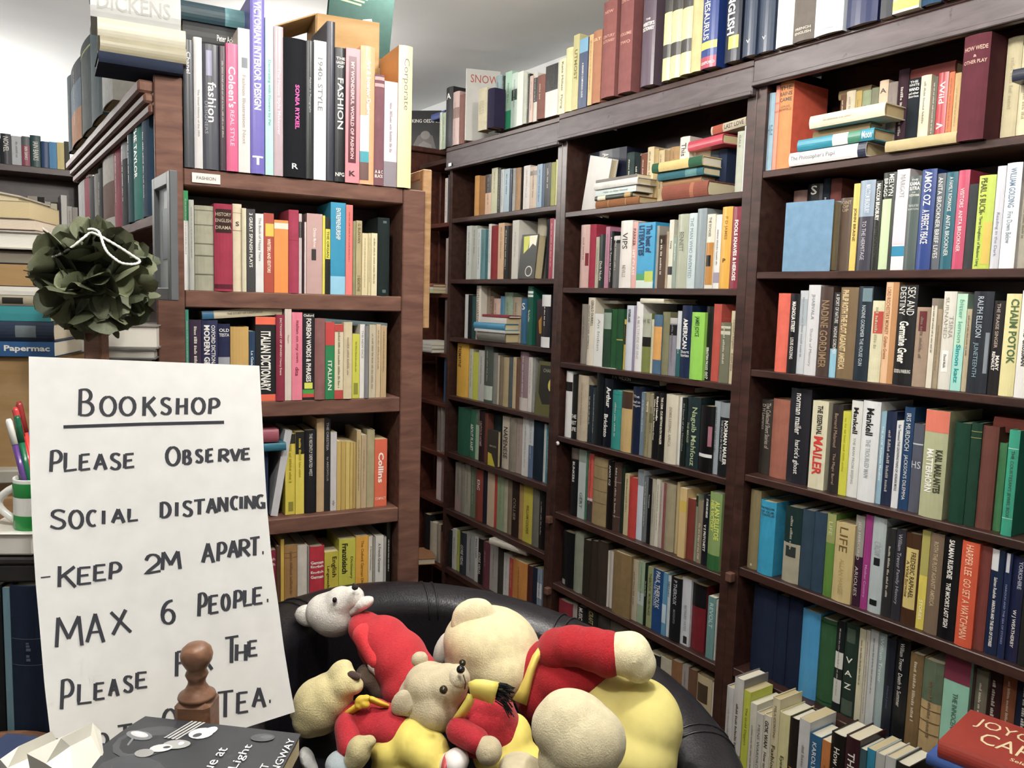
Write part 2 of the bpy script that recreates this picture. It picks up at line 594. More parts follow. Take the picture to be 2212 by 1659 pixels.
def row(frame, z, where, group, data, end, inset=0.012, depth=0.145, greek=True, jit=0.004):
    """Standing books. Every line: left edge at the base and top, as seen in the photograph, colour, binding, options | titles."""
    lines = [l.strip() for l in data.strip().split('\n') if l.strip()]
    ent = []
    for l in lines:
        head, *tit = l.split('|')
        p = head.split()
        op = {'b': []}
        for q in p[4:]:
            if q.startswith('b='):
                v = q[2:].split('-'); op['b'].append((float(v[0]), float(v[1]), v[2], *[float(x) for x in v[3:]]))
            elif '=' in q:
                k, v = q.split('='); op[k] = float(v)
            else:
                op[q] = True
        ent.append((float(p[0]), float(p[1]), p[2], p[3], op, tit))
    rnd = random.Random(sum(map(ord, where)))
    for i, (x, top, col, kind, op, tit) in enumerate(ent):
        xr = op.get('e', ent[i + 1][0] if i + 1 < len(ent) else end)
        y = inset + op.get('dy', 0.0) + rnd.uniform(-jit, jit)
        s0 = frame.s_at(x, y, z); s1 = frame.s_at(xr, y, z)
        if s1 < s0: s0, s1 = s1, s0
        h = frame.z_at(top, (s0 + s1) / 2, y) - z
        w = s1 - s0 - 0.0012
        d = min(max(op.get('d', depth + rnd.uniform(-0.012, 0.012)), 0.04), 0.19)
        mt = frame.mat(s0 + 0.0006, y, z + 0.0005)
        if 'l' in op:
            a = math.radians(op['l'])
            if a > 0: mt = mt @ Matrix.Translation((w, 0, 0)) @ Matrix.Rotation(a, 4, 'Y') @ Matrix.Translation((-w, 0, 0))
            else: mt = mt @ Matrix.Rotation(a, 4, 'Y')
        titles = [parse_title(t, col) for t in tit]
        gk = None
        if greek and not titles and 'n' not in op and w > 0.007:
            cl = lin(col); mixc = (0.75, 0.70, 0.58) if lum(col) < 0.2 else (0.06, 0.045, 0.04)
            kx = rnd.uniform(.35, .75); tc = [a_ * (1 - kx) + b_ * kx for a_, b_ in zip(cl, mixc)]
            a0 = rnd.choice([0.08, 0.12, 0.2]); gk = (a0, rnd.uniform(0.55, 0.9), tc, rnd.uniform(0.18, 0.32), 0.5)
        o = make_book(mt, w, h, d, col, kind, titles, op['b'], gk)
        size = 'tall ' if h > 0.25 else ('short ' if h < 0.165 else '')
        if w > 0.045: size += 'thick '
        elif w < 0.012: size += 'thin '
        if titles: ex = f" with {cname(titles[0][3])} lettering"
        elif op['b']: ex = f" with a {cname(op['b'][0][2])} band"
        else: ex = ''
        kw = {'p': 'paperback', 'h': 'hardback', 'j': 'jacketed book'}[kind]
        for sz, e_ in ((size, ex), ('', ex), (size, ''), ('', '')):
            lab = f"{sz}{cname(col)} {kw}{e_}, {ordinal(i)} on {where}"
            if len(lab.split()) <= 16: break
        tag(o, lab, 'book', group)


def lying(frame, x0, x1, z, thick, y, color, kind, label, group=None, depth=0.15, yaw=0.0, titles='', bands=(), tilt=0.0, pages=None, s=None):
    """A book lying flat, spine to the front, between two columns seen in the photograph."""
    if s: s0, s1 = s
    else: s0, s1 = frame.s_at(x0, y, z), frame.s_at(x1, y, z)
    L = s1 - s0
    mt = frame.mat((s0 + s1) / 2, y, z) @ Matrix.Rotation(math.radians(yaw), 4, 'Z') @ Matrix.Rotation(math.radians(tilt), 4, 'Y') \
        @ Matrix.Translation((L / 2, 0, 0)) @ Matrix.Rotation(-math.pi / 2, 4, 'Y')
    tl = [parse_title(t, color) for t in titles.split('|')] if titles else []
    o = make_book(mt, thick, L, depth, color, kind, tl, bands, None, pages)
    tag(o, label, 'book', group)
    return o


def facing(mt, wdt, thick, h, color, kind, label, group=None, pages=None):
    """A book turned so that its front cover faces along -y of mt; mt at the lower left corner of the cover."""
    m2 = mt @ Matrix.Translation((0, thick, 0)) @ Matrix.Rotation(-math.pi / 2, 4, 'Z')
    m2 = m2
    o = make_book(m2, thick, h, wdt, color, kind, (), (), None, pages)
    tag(o, label, 'book', group)
    return o


def cover_text(o, s, color, yc, zc, length, height, w, bold=0.012, lim=(0.4, 1.6)):
    return text_on(o, s, color, (w + 0.0006, yc, zc), (0, 1, 0), (0, 0, 1), length, height, None, (), bold, lim)


def cover_patch(o, w, pts, color, lift=0.0003):
    """Flat printed shape on the front cover; pts in (y, z)."""
    return link('cover_print', mesh([(w + lift, y, z) for y, z in pts], [tuple(range(len(pts)))]), 'jacket', o, color)
# ------------------------------------------------------------------ room shell
def struct(name, me, mat, mtx=None):
    o = link(name, me, mat); o['kind'] = 'structure'
    if mtx is not None: o.matrix_world = mtx
    return o


S0, S1, N0, N1 = -5.45, 2.6, -3.9, 0.34        # extents along the long wall and across (relative to FR front plane)
base = FR.mat(0, 0, -EZ)
HC = EZ + CEIL


def rbox(name, a, b, c, d, e, f, mat):
    v, fc = box_data(a, b, c, d, e, f)
    return struct(name, mesh(v, fc), mat, base)


rbox('floor', S0, S1, N0, N1, -0.05, 0.0, 'floor')
rbox('ceiling', S0 - 0.1, S1 + 0.1, N0 - 0.1, N1 + 0.1, HC, HC + 0.06, 'ceiling')
rbox('wall_right', S0, S1, N1, N1 + 0.08, 0, HC, 'wall')
rbox('wall_back', S0 - 0.08, S0, N0, N1, 0, HC, 'wall')
rbox('wall_left', S0, S1, N0 - 0.08, N0, 0, HC, 'wall')
rbox('wall_front', S1, S1 + 0.08, N0, N1, 0, HC, 'wall')


# ------------------------------------------------------------------ bookcases
def part_box(parent, name, b, mat, r=0.0015, color=None):
    return link(name, bevel_box(*b, r=r), mat, parent, color)


def dark_case(s0, s1, shelves, label, top, first, brackets=(), depth=0.24, shelf_t=0.02, left_w=0.03, right_w=0.03, base_z=-1.49, ledge=False):
    o = empty('bookcase', FR.mat(s0, 0, -EZ))
    tag(o, label, 'bookcase', 'dark wooden bookcases along the wall')
    W = s1 - s0
    zz = lambda z: z + EZ
    part_box(o, 'upright', (-left_w, 0, -0.008, depth, 0.0, zz(top)), 'darkwood')
    part_box(o, 'upright', (W, W + right_w, -0.008, depth, 0.0, zz(top)), 'darkwood')
    part_box(o, 'back_panel', (0, W, depth - 0.012, depth, 0.02, zz(first[1]) - .0005), 'darkwood')
    part_box(o, 'plinth', (0, W, 0.01, 0.03, 0.0, zz(base_z) - 0.022), 'darkwood')
    for i, z in enumerate(shelves):
        t = shelf_t + (0.006 if i >= 4 else 0)
        part_box(o, 'shelf', (0.0005, W - 0.0005, -0.006, depth - 0.013, zz(z) - t, zz(z)), 'darkwood', 0.002)
    c = part_box(o, 'cornice_board', (-left_w, W + right_w, -0.03, -0.008, zz(first[0]), zz(first[1])), 'cornice', 0.003)
    part_box(o, 'cornice_moulding', (-left_w, W + right_w, -0.036, -0.030, zz(first[0]), zz(first[0]) + 0.012), 'cornice', 0.002)
    part_box(o, 'top_board', (-left_w, W + right_w, -0.03, depth, zz(first[1]) - 0.0, zz(first[1]) + 0.018), 'darkwood', 0.002)
    if ledge:
        part_box(o, 'front_ledge', (-.06, W, -.14, -.0065, zz(base_z) - .026, zz(base_z)), 'darkwood', .002)
        part_box(o, 'ledge_front', (-.06, W, -.135, -.12, 0, zz(base_z) - .026), 'darkwood', .002)
    for sx, z in brackets:
        part_box(o, 'shelf_bracket', (sx, sx + 0.022, -0.03, -0.0085, zz(z) - 0.048, zz(z) - 0.021), 'redwood', 0.002)
    return o


Z1 = [.362, .0855, -.181, -.453, -.722, -.997, -1.285]
Z2 = [.331, .051, -.230, -.514, -.811, -1.095, -1.40]
Z3 = [.380, .099, -.179, -.486, -.765, -1.075, -1.40]
B1 = (-3.296, -2.500); B2 = (-2.444, -1.609); B3 = (-1.542, -0.715)
case1 = dark_case(*B1, Z1, 'dark wooden bookcase at the far end beside the mahogany cupboard', .66, (.578, .660), depth=0.24, left_w=0.024, right_w=0.0275, base_z=-1.285)
case2 = dark_case(*B2, Z2, 'dark wooden bookcase between the far and the near one, green spines on its third shelf', .66, (.590, .668), ((-0.026, -.811), (-0.02, -1.095)), left_w=0.0275, right_w=0.033, base_z=-1.40)
case3 = dark_case(*B3, Z3, 'dark wooden bookcase nearest the viewer on the wall side, navy books on its sixth shelf', .672, (.612, .682), ((-0.03, -.765),), left_w=0.033, right_w=0.03, base_z=-1.40, ledge=True)
# corner shelving to the far side of the first bay, with its mahogany cupboard side
corner = empty('corner_shelf_unit', FR.mat(-3.62, 0, -EZ))
tag(corner, 'narrow corner shelf unit of reddish wood beyond the far dark bookcase', 'shelf unit')
part_box(corner, 'back_panel', (0, 0.29, 0.225, 0.237, 0, EZ + .62), 'mahogany')
for z in (.35, .02, -.262, -.50, -.745, -.985, -1.30):
    part_box(corner, 'shelf', (0, 0.292, 0.0, 0.222, EZ + z - 0.02, EZ + z), 'mahogany', 0.002)
part_box(corner, 'top_board', (0, 0.29, -0.01, 0.237, EZ + .62, EZ + .64), 'darkwood')
part_box(corner, 'upright', (-0.02, 0, 0.11, 0.237, 0, EZ + .62), 'mahogany')
cup = empty('cupboard', FR.mat(-4.30, -0.05, -EZ))
tag(cup, 'tall mahogany cupboard side seen between the brown and the dark bookcases', 'cupboard')
part_box(cup, 'side_panel', (0.62, 0.64, -0.42, 0.36, 0, EZ + .71), 'mahogany', 0.003)
part_box(cup, 'side_panel', (0.0, 0.02, -0.42, 0.36, 0, EZ + .71), 'mahogany', 0.003)
part_box(cup, 'back_panel', (0.02, 0.62, 0.34, 0.36, 0, EZ + .71), 'mahogany', 0.003)
part_box(cup, 'top_board', (-0.02, 0.66, -0.44, 0.38, EZ + .71, EZ + .735), 'mahogany', 0.004)
part_box(cup, 'door', (0.022, 0.618, -0.42, -0.40, 0.03, EZ + .69), 'mahogany', 0.003)
part_box(cup, 'rail', (0.64, 0.648, -0.42, 0.36, EZ - .34, EZ - .325), 'mahogany', 0.003)

# brown bookcase facing the viewer
ZL = [.33, 0.0, -.315, -.67, -1.005]
lc = empty('bookcase', FL.mat(0, 0, -EZL))
tag(lc, 'reddish-brown open bookcase with language dictionaries, behind the handwritten notice', 'bookcase')
part_box(lc, 'upright', (.236, .250, .02, .27, 0, EZL + .565), 'redwood', 0.003)
part_box(lc, 'front_stile', (.180, .250, 0, .02, 0, EZL + .565), 'redwood', 0.003)
part_box(lc, 'upright', (.880, .952, 0, .27, 0, EZL + .329), 'redwood', 0.003)
for i, z in enumerate(ZL):
    part_box(lc, 'shelf', (.2505, .8795 if i else .8795, 0.002, .26, EZL + z - .047, EZL + z), 'redwood', 0.003)
part_box(lc, 'shelf', (.2505, .8795, 0.002, .26, EZL - 1.39, EZL - 1.345), 'redwood', 0.003)
part_box(lc, 'back_panel', (.2505, .8795, .262, .275, 0, EZL + .32), 'darkwood', 0.002)
lb = part_box(lc, 'shelf_label', (.272, .345, -0.0012, 0.0015, EZL + .293, EZL + .319), 'plain', 0.0, 'd9d4cc')
text_on(lb, 'FASHION', '6a6a6a', (.3085, -0.0018, EZL + .306), (1, 0, 0), (0, 0, 1), .05, .009)

# side wing running back behind it
wing = empty('bookcase', FW.mat(-2.66, 0, -EZL))
tag(wing, 'brown bookcase wing with moulded top rail running back from the reddish bookcase', 'bookcase')
part_box(wing, 'top_board', (-1.50, 0, 0.012, .17, EZL + .505, EZL + .53), 'redwood', 0.003)
for k, (a, b, y) in enumerate(((.462, .490, -.012), (.490, .515, -.024), (.515, .548, -.038))):
    part_box(wing, 'top_moulding', (-1.50, .285, y, .003, EZL + a, EZL + b), 'redwood', 0.006)
part_box(wing, 'rail_board', (-1.50, 0, .003, .012, EZL + .462, EZL + .53), 'redwood', 0.002)
for z in (.20, -.13, -.45, -.80, -1.15):
    part_box(wing, 'shelf', (-1.48, 0, 0.0, .155, EZL + z - .03, EZL + z), 'redwood', 0.003)
part_box(wing, 'shelf', (0.001, .285, -.004, .05, EZL + .17, EZL + .20), 'redwood', 0.003)
part_box(wing, 'back_panel', (-1.50, 0, .155, .17, 0, EZL + .50), 'darkwood', 0.002)
part_box(wing, 'upright', (-1.50, -1.48, 0.012, .155, 0, EZL + .46), 'redwood', 0.002)

# far bookcase against the end wall
far = empty('bookcase', FB.mat(0, 0, -EZ))
tag(far, 'distant brown bookcase below the bright end wall, beyond the side wing', 'bookcase')
fs0 = -1.6; fs1 = FB.s_at(185, 0, .5)
for z in (.545, .20, -.12, -.44, -.80):
    part_box(far, 'shelf', (fs0, fs1, 0, .24, EZ + z - .03, EZ + z), 'darkwood', 0.002)
part_box(far, 'back_panel', (fs0, fs1, .24, .255, 0, EZ + .56), 'darkwood', 0.002)
part_box(far, 'upright', (fs1, fs1 + .03, 0, .255, 0, EZ + .56), 'darkwood', 0.002)
part_box(far, 'upright', (fs0 - .03, fs0, 0, .255, 0, EZ + .56), 'darkwood', 0.002)
# ------------------------------------------------------------------ books on the near dark bookcase
G3 = 'books on the near dark bookcase'
row(FR, Z3[0], 'top shelf of the near dark bookcase', G3, '''
1647 202 8fb0c0 h | THE#5a7684@.1-.14!h
1666 185 e8917a h n b=.2-.22-c97060 b=.3-.32-c97060
1675 177 e2583a h e=1705 b=0-1-d98a4e d=.15 | THE@.05-.095!h | RAINS@.115-.16!h | CAME@.18-.225!h | LOUIS@.27-.295#6a4a2a!h | BROMFIELD@.305-.33#6a4a2a!h
''', 1705)
row(FR, Z3[0], 'top shelf of near dark bookcase, behind flat stack', G3, '''
1806 205 6b4d38 h
1818 197 cbbfa4 h
1838 197 b59a52 h
1852 196 8e9a78 h
1872 190 7d8068 h
1888 174 d8bda0 h | A@.1-.16!h
1908 178 8a7f78 h
1928 150 3c2430 h
1951 170 20262c h | THE@.03-.06!h | WHITE@.07-.10!h | WAND@.12-.16!h,B | and other@.175-.205!h | Stories@.215-.245!h
1977 163 ddd9be h e=2000 dy=-.01
2002 166 77796c h
2014 157 b8323c j | Wild@.1-.4!w.5 | ^@.62-.7!w.6
2037 156 d8794a h
2050 158 c9a872 h
''', 2064, inset=0.075, depth=.13)
row(FR, Z3[0], 'top of near dark bookcase, past burgundy volume', G3, '''
2126 92 b9a67c h dy=.03
2158 80 cfc39a h dy=.03
2192 95 d8cca6 h
''', 2222, inset=.02)
z = Z3[0]
_y = -0.012
def lay(fr, x0, x1, z, t, y, c, k, lab, **kw):
    return lying(fr, x0, x1, z + 0.0006, t - 0.001, y, c, k, lab, **kw)
lay(FR, 1705, 1871, z, .036, _y, 'e6e4e2', 'j', "white novel with navy spine end, bottom of the flat stack on near bookcase", group=G3,
    titles="The Philosopher's Pupil@.03-.62#5a5a60!w.42,T", bands=((.9, 1.0, '2c3448'),), depth=.15)
lay(FR, 1723, 1888, z + .036, .030, _y - .004, '1c8ca4', 'j', 'turquoise and white book, second from the bottom of the flat stack beside orange spine', group=G3,
    bands=((.48, .68, 'dfe0da'), (.68, .84, '3f8468')), depth=.14, titles='Moon@.86-.98#dfe8ea!w.6')
lay(FR, 1756, 1880, z + .066, .024, .02, '8f7650', 'h', 'brown cloth book, third from the bottom of the flat stack beside orange spine', group=G3, depth=.13)
lay(FR, 1749, 1912, z + .091, .033, -.01, 'e0d4b8', 'h', 'cream hardback lying on top of the flat stack beside orange spine', group=G3, depth=.16, titles='the adventures of an author@.2-.58#7a6a58!w.16,T')
lay(FR, 1912, 2066, z, .026, -.02, 'bca878', 'h', 'worn tan book with torn spine lying flat before red spines, near bookcase', group=G3, depth=.11)
_s = FR.s_at(2066, -.022, z); _s2 = FR.s_at(2123, -.022, z)
o = make_book(FR.mat(_s, -.022, z + .0005), _s2 - _s, FR.z_at(82, _s, -.022) - z, .165, '5a2430', 'h',
              [parse_title('HOW WEDE@.11-.15#b99a86!h', '5a2430'), parse_title('&@.19-.215#b99a86!h', '5a2430'), parse_title('OTHER PLAY@.24-.275#b99a86!h', '5a2430')])
tag(o, "thick burgundy leather volume standing proud on near bookcase's top shelf", 'book', G3)
lay(FR, 1945, 2064, Z3[0] + .185, .03, .085, '7c3a34', 'h', 'dark red book lying across red and orange spines, near bookcase top shelf', group=G3, depth=.12)
lay(FR, 1812, 1882, Z3[0] + .178, .024, .09, '8a7650', 'h', 'brown book lying across small worn spines, near bookcase top shelf', group=G3, depth=.12)
lay(FR, 2186, 2240, Z3[0] + .11, .026, -.02, '23273a', 'j', 'navy book end lying beside burgundy volume', group=G3, depth=.12)

row(FR, Z3[1], 'second shelf of the near dark bookcase', G3, '''
1806 428 5c4a3c j dy=.02 | POINT@.04-.09#a89880!h | OF@.1-.14#a89880!h | UP@.15-.19#a89880!h
1832 397 e3c04b j | JOHN BRAINE@.28-.66#3c3420
1846 390 3b3a48 j b=0-.4-8fa2b6 | MALCOLM BRADBURY@.05-.36#d8e0e8!w.3,x.6 | TO THE HERMITAGE@.45-.88#c9c4cc!w.26,T
1879 391 1e211a j | MALCOLM BRADBURY@.03-.44#e6e2d6!w.6,B | ON LOCATION@.5-.85#3c4034
1894 373 2a332a j b=.27-.99-c3d6a8-.05-.8 | MELVYN@.02-.24!w.34,x.7 | BRAGG@.06-.24!w.34,x.28
1922 366 e9dfe2 p b=.76-.86-1a86ad b=.3-.74-f0cfdb | MARGOT@.05-.28#a8a8ac!w.4
1950 381 4c5a58 j | THE@.03-.05!h | KAMA@.06-.10!h,B | SUTRA@.11-.15!h,B | OF@.165-.18!h | VATSYAYANA@.19-.215!h | TRANSLATED@.3-.325#b8c0bc!h | BURTON@.34-.36#b8c0bc!h
1976 366 1f3f86 j | AMOS OZ@.02-.36!w.5 | A PERFECT PEACE@.4-.74!w.5
2008 375 5a6068 j | ANITA BROOKNER@.04-.56!w.5,T | BRIEF LIVES@.58-.88!w.5,T
2028 372 0f5f70 j | A FAMILY ROMANCE@.05-.4!w.32,T | ANITA BROOKNER@.44-.86!w.36,T
2054 368 c33d62 j | VISITORS  ANITA BROOKNER@.18-.82!w.34,T
2079 398 3a3e40 h n
2099 379 b8cc2e j b=.5-.95-d8b83a-.55-.98 | PEARL S BUCK@.03-.4#4a4a1e!w.4,x.35 | The Three Daughters of Madame Liang@.36-.97#3c4a20!w.26,x.3
2136 359 c9c9d2 j | Reading in the Dark@.45-.88#70788c!w.45,T
2156 352 f0efee j | WILLIAM GOLDING@.05-.42#5a7690!w.42 | Fire Down Below@.46-.76#7a8a98!w.36
2190 395 b0aa98 h dy=.015
''', 2217)
# blue book turned cover outwards, with spines behind it
s_ = FR.s_at(1690, -.004, Z3[1])
o = facing(FR.mat(s_, -.006, Z3[1] + .0005) @ Matrix.Rotation(math.radians(7), 4, 'Z'), .138, .047, .186, '6f96b5', 'h',
           'worn blue book turned with its cover outwards on second shelf of near dark bookcase', G3, 'b9a67e')
row(FR, Z3[1], 'near dark bookcase, behind the blue cover', G3, '''
1704 412 8a6a62 h
1733 398 17191d j | S@.02-.12!h
1766 386 1c2734 h
1781 386 6e3a34 h n
''', 1806, inset=.085, depth=.12)

row(FR, Z3[2], 'third shelf of the near dark bookcase', G3, '''
1672 634 e2624c h n
1698 635 12141a j | MAGNOLIA STREET@.1-.48!w.42,B | LOUIS GOLDING@.55-.82!w.36
1718 628 c5cbd0 p b=.1-.42-aab6bd
1735 616 d8d8da j | JHABVALA@.1-.38#8a8f96!w.34 | Shards of Memory@.48-.9#8a8f96!w.3,T
1761 620 4a3830 j | NADINE GORDIMER@.15-.9#927a5c!w.62
1788 632 2b2b2c j b=.66-1-8ec5dc | A SPORT OF NATURE@.02-.36!w.42,x.72,T | NADINE GORDIMER@.4-.72!w.4,x.7,T
1804 621 7d6544 j | PHILIP ROTH THE PLOT AGAINST AMERICA@.03-.9#d2bc92!w.4,x.35,B
1842 619 1c2c38 j b=.02-.16-6c8890-.35-.95 | NADINE GORDIMER THE HOUSE GUN@.2-.84#cdd6da!w.26,T
1873 650 d9d3ac h b=.13-.4-c2463a-.2-.98
1899 610 c48a50 j b=0-1-e9b98c-0-.62 | LORD ROCHESTER'S MONKEY  Graham Greene@.05-.76#8a5a34!w.34,x.32
1927 616 17181a j | SEX AND@.02-.3!w.36,x.72,T | DESTINY@.02-.3!w.36,x.28,T | Germaine Greer@.36-.78!w.5,x.45,B | SECKER & WARBURG@.84-.88!h
1968 664 a38a74 h b=.05-.3-6b2d30-.25-.8
1998 645 ddd5c0 p b=.0-.08-8a7d70
2011 668 a49275 h
2023 630 e0dccf j b=.6-.82-f2f0ea-.25-.75 | TSINA@.22-.5#a09a8c!w.3,x.75,T | SURNAMED@.06-.48#9a9486!w.3,x.35,T | David Malik@.64-.78#6a645a!w.2
2051 635 b7e0c4 p b=.55-1-9fdfd2 | bitter lemon@.06-.5#6aa894!w.42 | Simon katz@.52-.92#1f8f8c!w.46,B
2074 668 b8a888 h
2086 630 232a33 j b=.4-.8-8a929a-.78-.95 | RALPH ELLISON@.05-.45#c6d0d8!w.3,x.42,T | JUNETEENTH@.5-.84#8fa8b4!w.3,x.34,T
2130 650 1e1a1b j | THE PRAISE SINGER@.03-.5#c9b6a8!w.3,T | MARY@.58-.74!w.3,x.75,B | RENAULT@.54-.74!w.3,x.4,B
2155 635 e6dc98 j | CHAIM POTOK@.05-.68#4a643c!w.52,x.65,B
2188 628 e8e6e0 j | DAVID GROSSMAN@.3-.7#3c3c3c!w.34,B
''', 2222, inset=.008)

row(FR, Z3[3], 'fourth shelf of the near dark bookcase', G3, '''
1637 864 3a342f j dy=.025 | The Collected Short Stories of@.04-.65#cfc8ba!w.34,x.7,T | D H Lawrence@.06-.4#cfc8ba!w.34,x.3,T
1661 863 a5624e h n dy=.02
1697 840 23242c j dy=.01 e=1741 | norman mailer@.05-.48!w.32 | harlot's ghost@.54-.9!w.32
1744 867 ded7b4 p e=1778 | THE ESSENTIAL@.05-.38#2a2620!w.34,B | MAILER@.4-.84#c23a34!w.58,B
1786 874 2e2726 j | Bernard Malamud@.1-.48#b09a80!w.32,T | The Magic Barrel@.55-.9#b09a80!w.32,T
1809 889 d3d200 j
1826 866 e6e6e0 j | Mankell@.07-.34#18181a!w.46,B | THE MAN FROM BEIJING@.38-.86#a8aaa8!w.3
1850 867 e8ebec j e=1888 | Mankell@.07-.34#18181a!w.42,B | THE TROUBLED MAN@.38-.76#a0a4a6!w.26
1890 889 8fb8cc p | THE ALOE  Katherine Mansfield@.1-.8#e8f0f2!w.4
1901 889 1e2b4a j
1923 910 dfe1e4 p | Sue Townsend THE GROWING PAINS OF ADRIAN MOLE@.04-.8#4a4c50!w.4
1938 880 17406a j | IRIS MURDOCH@.06-.42!w.46,T | JACKSON'S DILEMMA@.46-.9!w.46,T
1960 916 555868 j b=.22-.235-c9ccd2 | HS@.42-.5#c9ccd2!h,T
1983 887 b5b98c j dy=-.012 b=0-.2-e8765c e=2034 | KARL MARLANTES@.36-.76#3a3c2c!w.28,x.72,B | MATTERHORN@.36-.76#f2f2ea!w.32,x.36,B
2046 914 123f2d h n
2080 914 153c2b h n b=.08-.085-b09a50 b=.14-.145-b09a50
2104 921 6b3d33 h n
2140 957 3e7d4c h n dy=.01
2160 930 1fa080 j dy=-.014 b=.17-.175-cfe6dc b=.83-.835-cfe6dc d=.15 | THE COURTESAN'S JEWEL BOX@.19-.82!w.4,T
''', 2184, inset=.02)
lay(FR, 2146, 2230, Z3[3] + .222, .034, .05, '8a4438', 'h', 'brick red book lying across brown and green spines, near bookcase fourth shelf', group=G3, depth=.12)

row(FR, Z3[4], 'fifth shelf of the near dark bookcase', G3, '''
1613 1059 8b7d55 j n | 8@.93-.96!h
1635 1083 159bc4 h e=1668 dy=-.006 | THE TREASURE@.08-.11!h | OF OUR@.13-.16!h | TONGUE@.17-.2!h
1688 1095 14302e h b=.48-1-a8a089 b=.52-.66-2c3430-.2-.8
1724 1102 2c4354 h n
1750 1107 2b4356 h n
1776 1110 5d8a2e j b=0-.35-9aa05a | LIFE@.05-.3#c9d0a0!w.4,T
1795 1131 cdb77a j dy=-.008 d=.15 | LIFE@.05-.36#6a5430!w.42,T | ALLAN MASSIE@.45-.9#b09a68!w.24,T
1836 1114 3a1d33 j b=0-.45-9c9a90 | JED MERCURIO@.05-.5#d0ccc2!w.36,T | ARIOLIES@.55-.9#d0ccc2!w.36,T
1856 1113 a03080 j | Mother Country@.5-.9#d8b0d0!w.4,T
1872 1118 b4c0c2 j e=1901 b=.42-.5-1c2022-.3-.75 b=.86-.92-1c2022-.2-.75 | CROW@.25-.4#9aa4a6!w.5,T
1902 1142 2c2c2c j
1922 1144 2e2e36 j | William Trevor@.05-.42#b8b8c0!w.4,T | Family History@.44-.82#b8b8c0!w.4,T
1943 1153 4a2d18 j e=1976 b=.16-.82-d8c36e-.12-.9 | FREDERIC RAPHAEL@.2-.7#4a3820!w.3,x.62 | A Wild Surmise@.3-.7#4a3820!w.22,x.3
1976 1147 dcc93a p b=0-.45-b0a850 | STORIES@.7-.9#fff8d0!w.4
1994 1153 7f6a54 j | ROTH THE PLOT AGAINST AMERICA@.08-.72#c2b090!w.34
2023 1162 101013 j | SALMAN RUSHDIE@.02-.4!w.32,B | THE MOOR'S LAST SIGH@.44-.88!w.28,B
2060 1171 e0542a j dy=-.008 | HARPER LEE  GO SET A WATCHMAN@.03-.92#f6d8b8!w.42,T
2098 1180 7b3a33 h n
2124 1188 152848 j b=0-.2-dfe1e2-.0-.6 | Salman Rushdie@.26-.46!w.26 | HAROUN AND THE SEA OF STORIES@.48-.92!w.26,B
2152 1196 1a2a50 j b=0-.18-c9ccd2-.2-.7 | HAROUN AND THE SEA OF STORIES@.25-.9#9098b8!w.28
2168 1203 1b2244 j | YORKSHIRE@.04-.3#b8bccc!w.3,x.7 | W J WEATHERBY@.5-.86!w.34
2196 1210 20201c h n
''', 2216, inset=.014)

row(FR, Z3[5], 'sixth shelf of the near dark bookcase', G3, '''
1619 1269 18243c h n
1668 1287 16223c h n
1693 1290 16223c h n
1723 1320 3d9bd0 j n
1761 1338 2c5a34 h n b=.04-.05-18381e b=.95-.96-18381e
1796 1342 1a2024 j b=.34-.52-d8d8d0 b=.64-.9-c9cbc4
1813 1348 22342a h b=.05-.2-4a5a4c-.2-.8 b=.82-.98-4a5a4c-.1-.9 | V@.36-.42!h | A@.5-.56!h | Z@.64-.7!h
1843 1359 cfc8a8 h
1857 1362 c7c2b4 p
1866 1362 c2c6c6 p
1883 1368 9fb4b4 j | William Trevor@.05-.5#e0e6e6!w.4,T
1901 1380 1e2430 j | Edward Jones@.4-.8#48607a!w.3
1920 1383 17191c j | William Trevor@.03-.3!w.28,T | Death in Summer@.33-.66!w.28,T
1951 1413 7a6038 h dy=-.004
1980 1428 b89a66 h dy=-.01 b=0-.42-5b6a52 b=.5-.51-6b5230 b=.62-.63-6b5230 b=.74-.75-6b5230
2023 1422 8fcab0 p b=0-.22-7c2f44 dy=-.006 | THE INNOCENTS ABROAD@.32-.9#4a6a5c!w.2
2078 1425 43302a h n dy=.01
2089 1448 77705e h dy=.01
2116 1440 3c1c20 h dy=.02
2146 1452 8a4c2c h dy=.02
2176 1450 1a2236 h dy=.02
''', 2216, inset=.03)

row(FR, Z3[6], 'lowest shelf of the near dark bookcase', G3, '''
1557 1484 cbcac6 j
1572 1466 8a8480 j b=0-.6-d0cec8
1592 1493 c8d21e p | The Gold Diggers@.1-.5#6a6a20!w.4,T
1607 1520 d8d4c2 p
1621 1541 d6d2c8 j | MENS WARDROBE@.1-.6#5c5c5c!w.36,T
1636 1545 e2ddc8 j | GOK WAN@.05-.3#4a4440!w.5,B | How to Look@.34-.6#4a4440!w.4
1652 1508 ddd2a8 j | MILA CONTINI@.06-.3#6a5c3c!w.3,T | Fashion@.32-.6#4a3c2c!w.5
1668 1541 e0d89a j | Eyesway@.3-.6#4a4a2a!w.4
1690 1552 26201c j | FERRAND@.4-.62#e0a040!w.6
1709 1556 d4d4d2 p
1732 1588 2a6a94 j | KAROLYI@.06-.3#e8eef0!w.34
1758 1601 cc7a30 p
1776 1586 1c1a18 j | How the West@.1-.5!w.4
1806 1594 3a1c22 j | THE SEA@.1-.4!w.5
1836 1619 3a5a60 p
1850 1619 1f8cae p
1868 1628 b8bab4 j
1888 1635 c2c4c0 j
1910 1650 2a2826 j
''', 1940, inset=-.118, depth=.10)

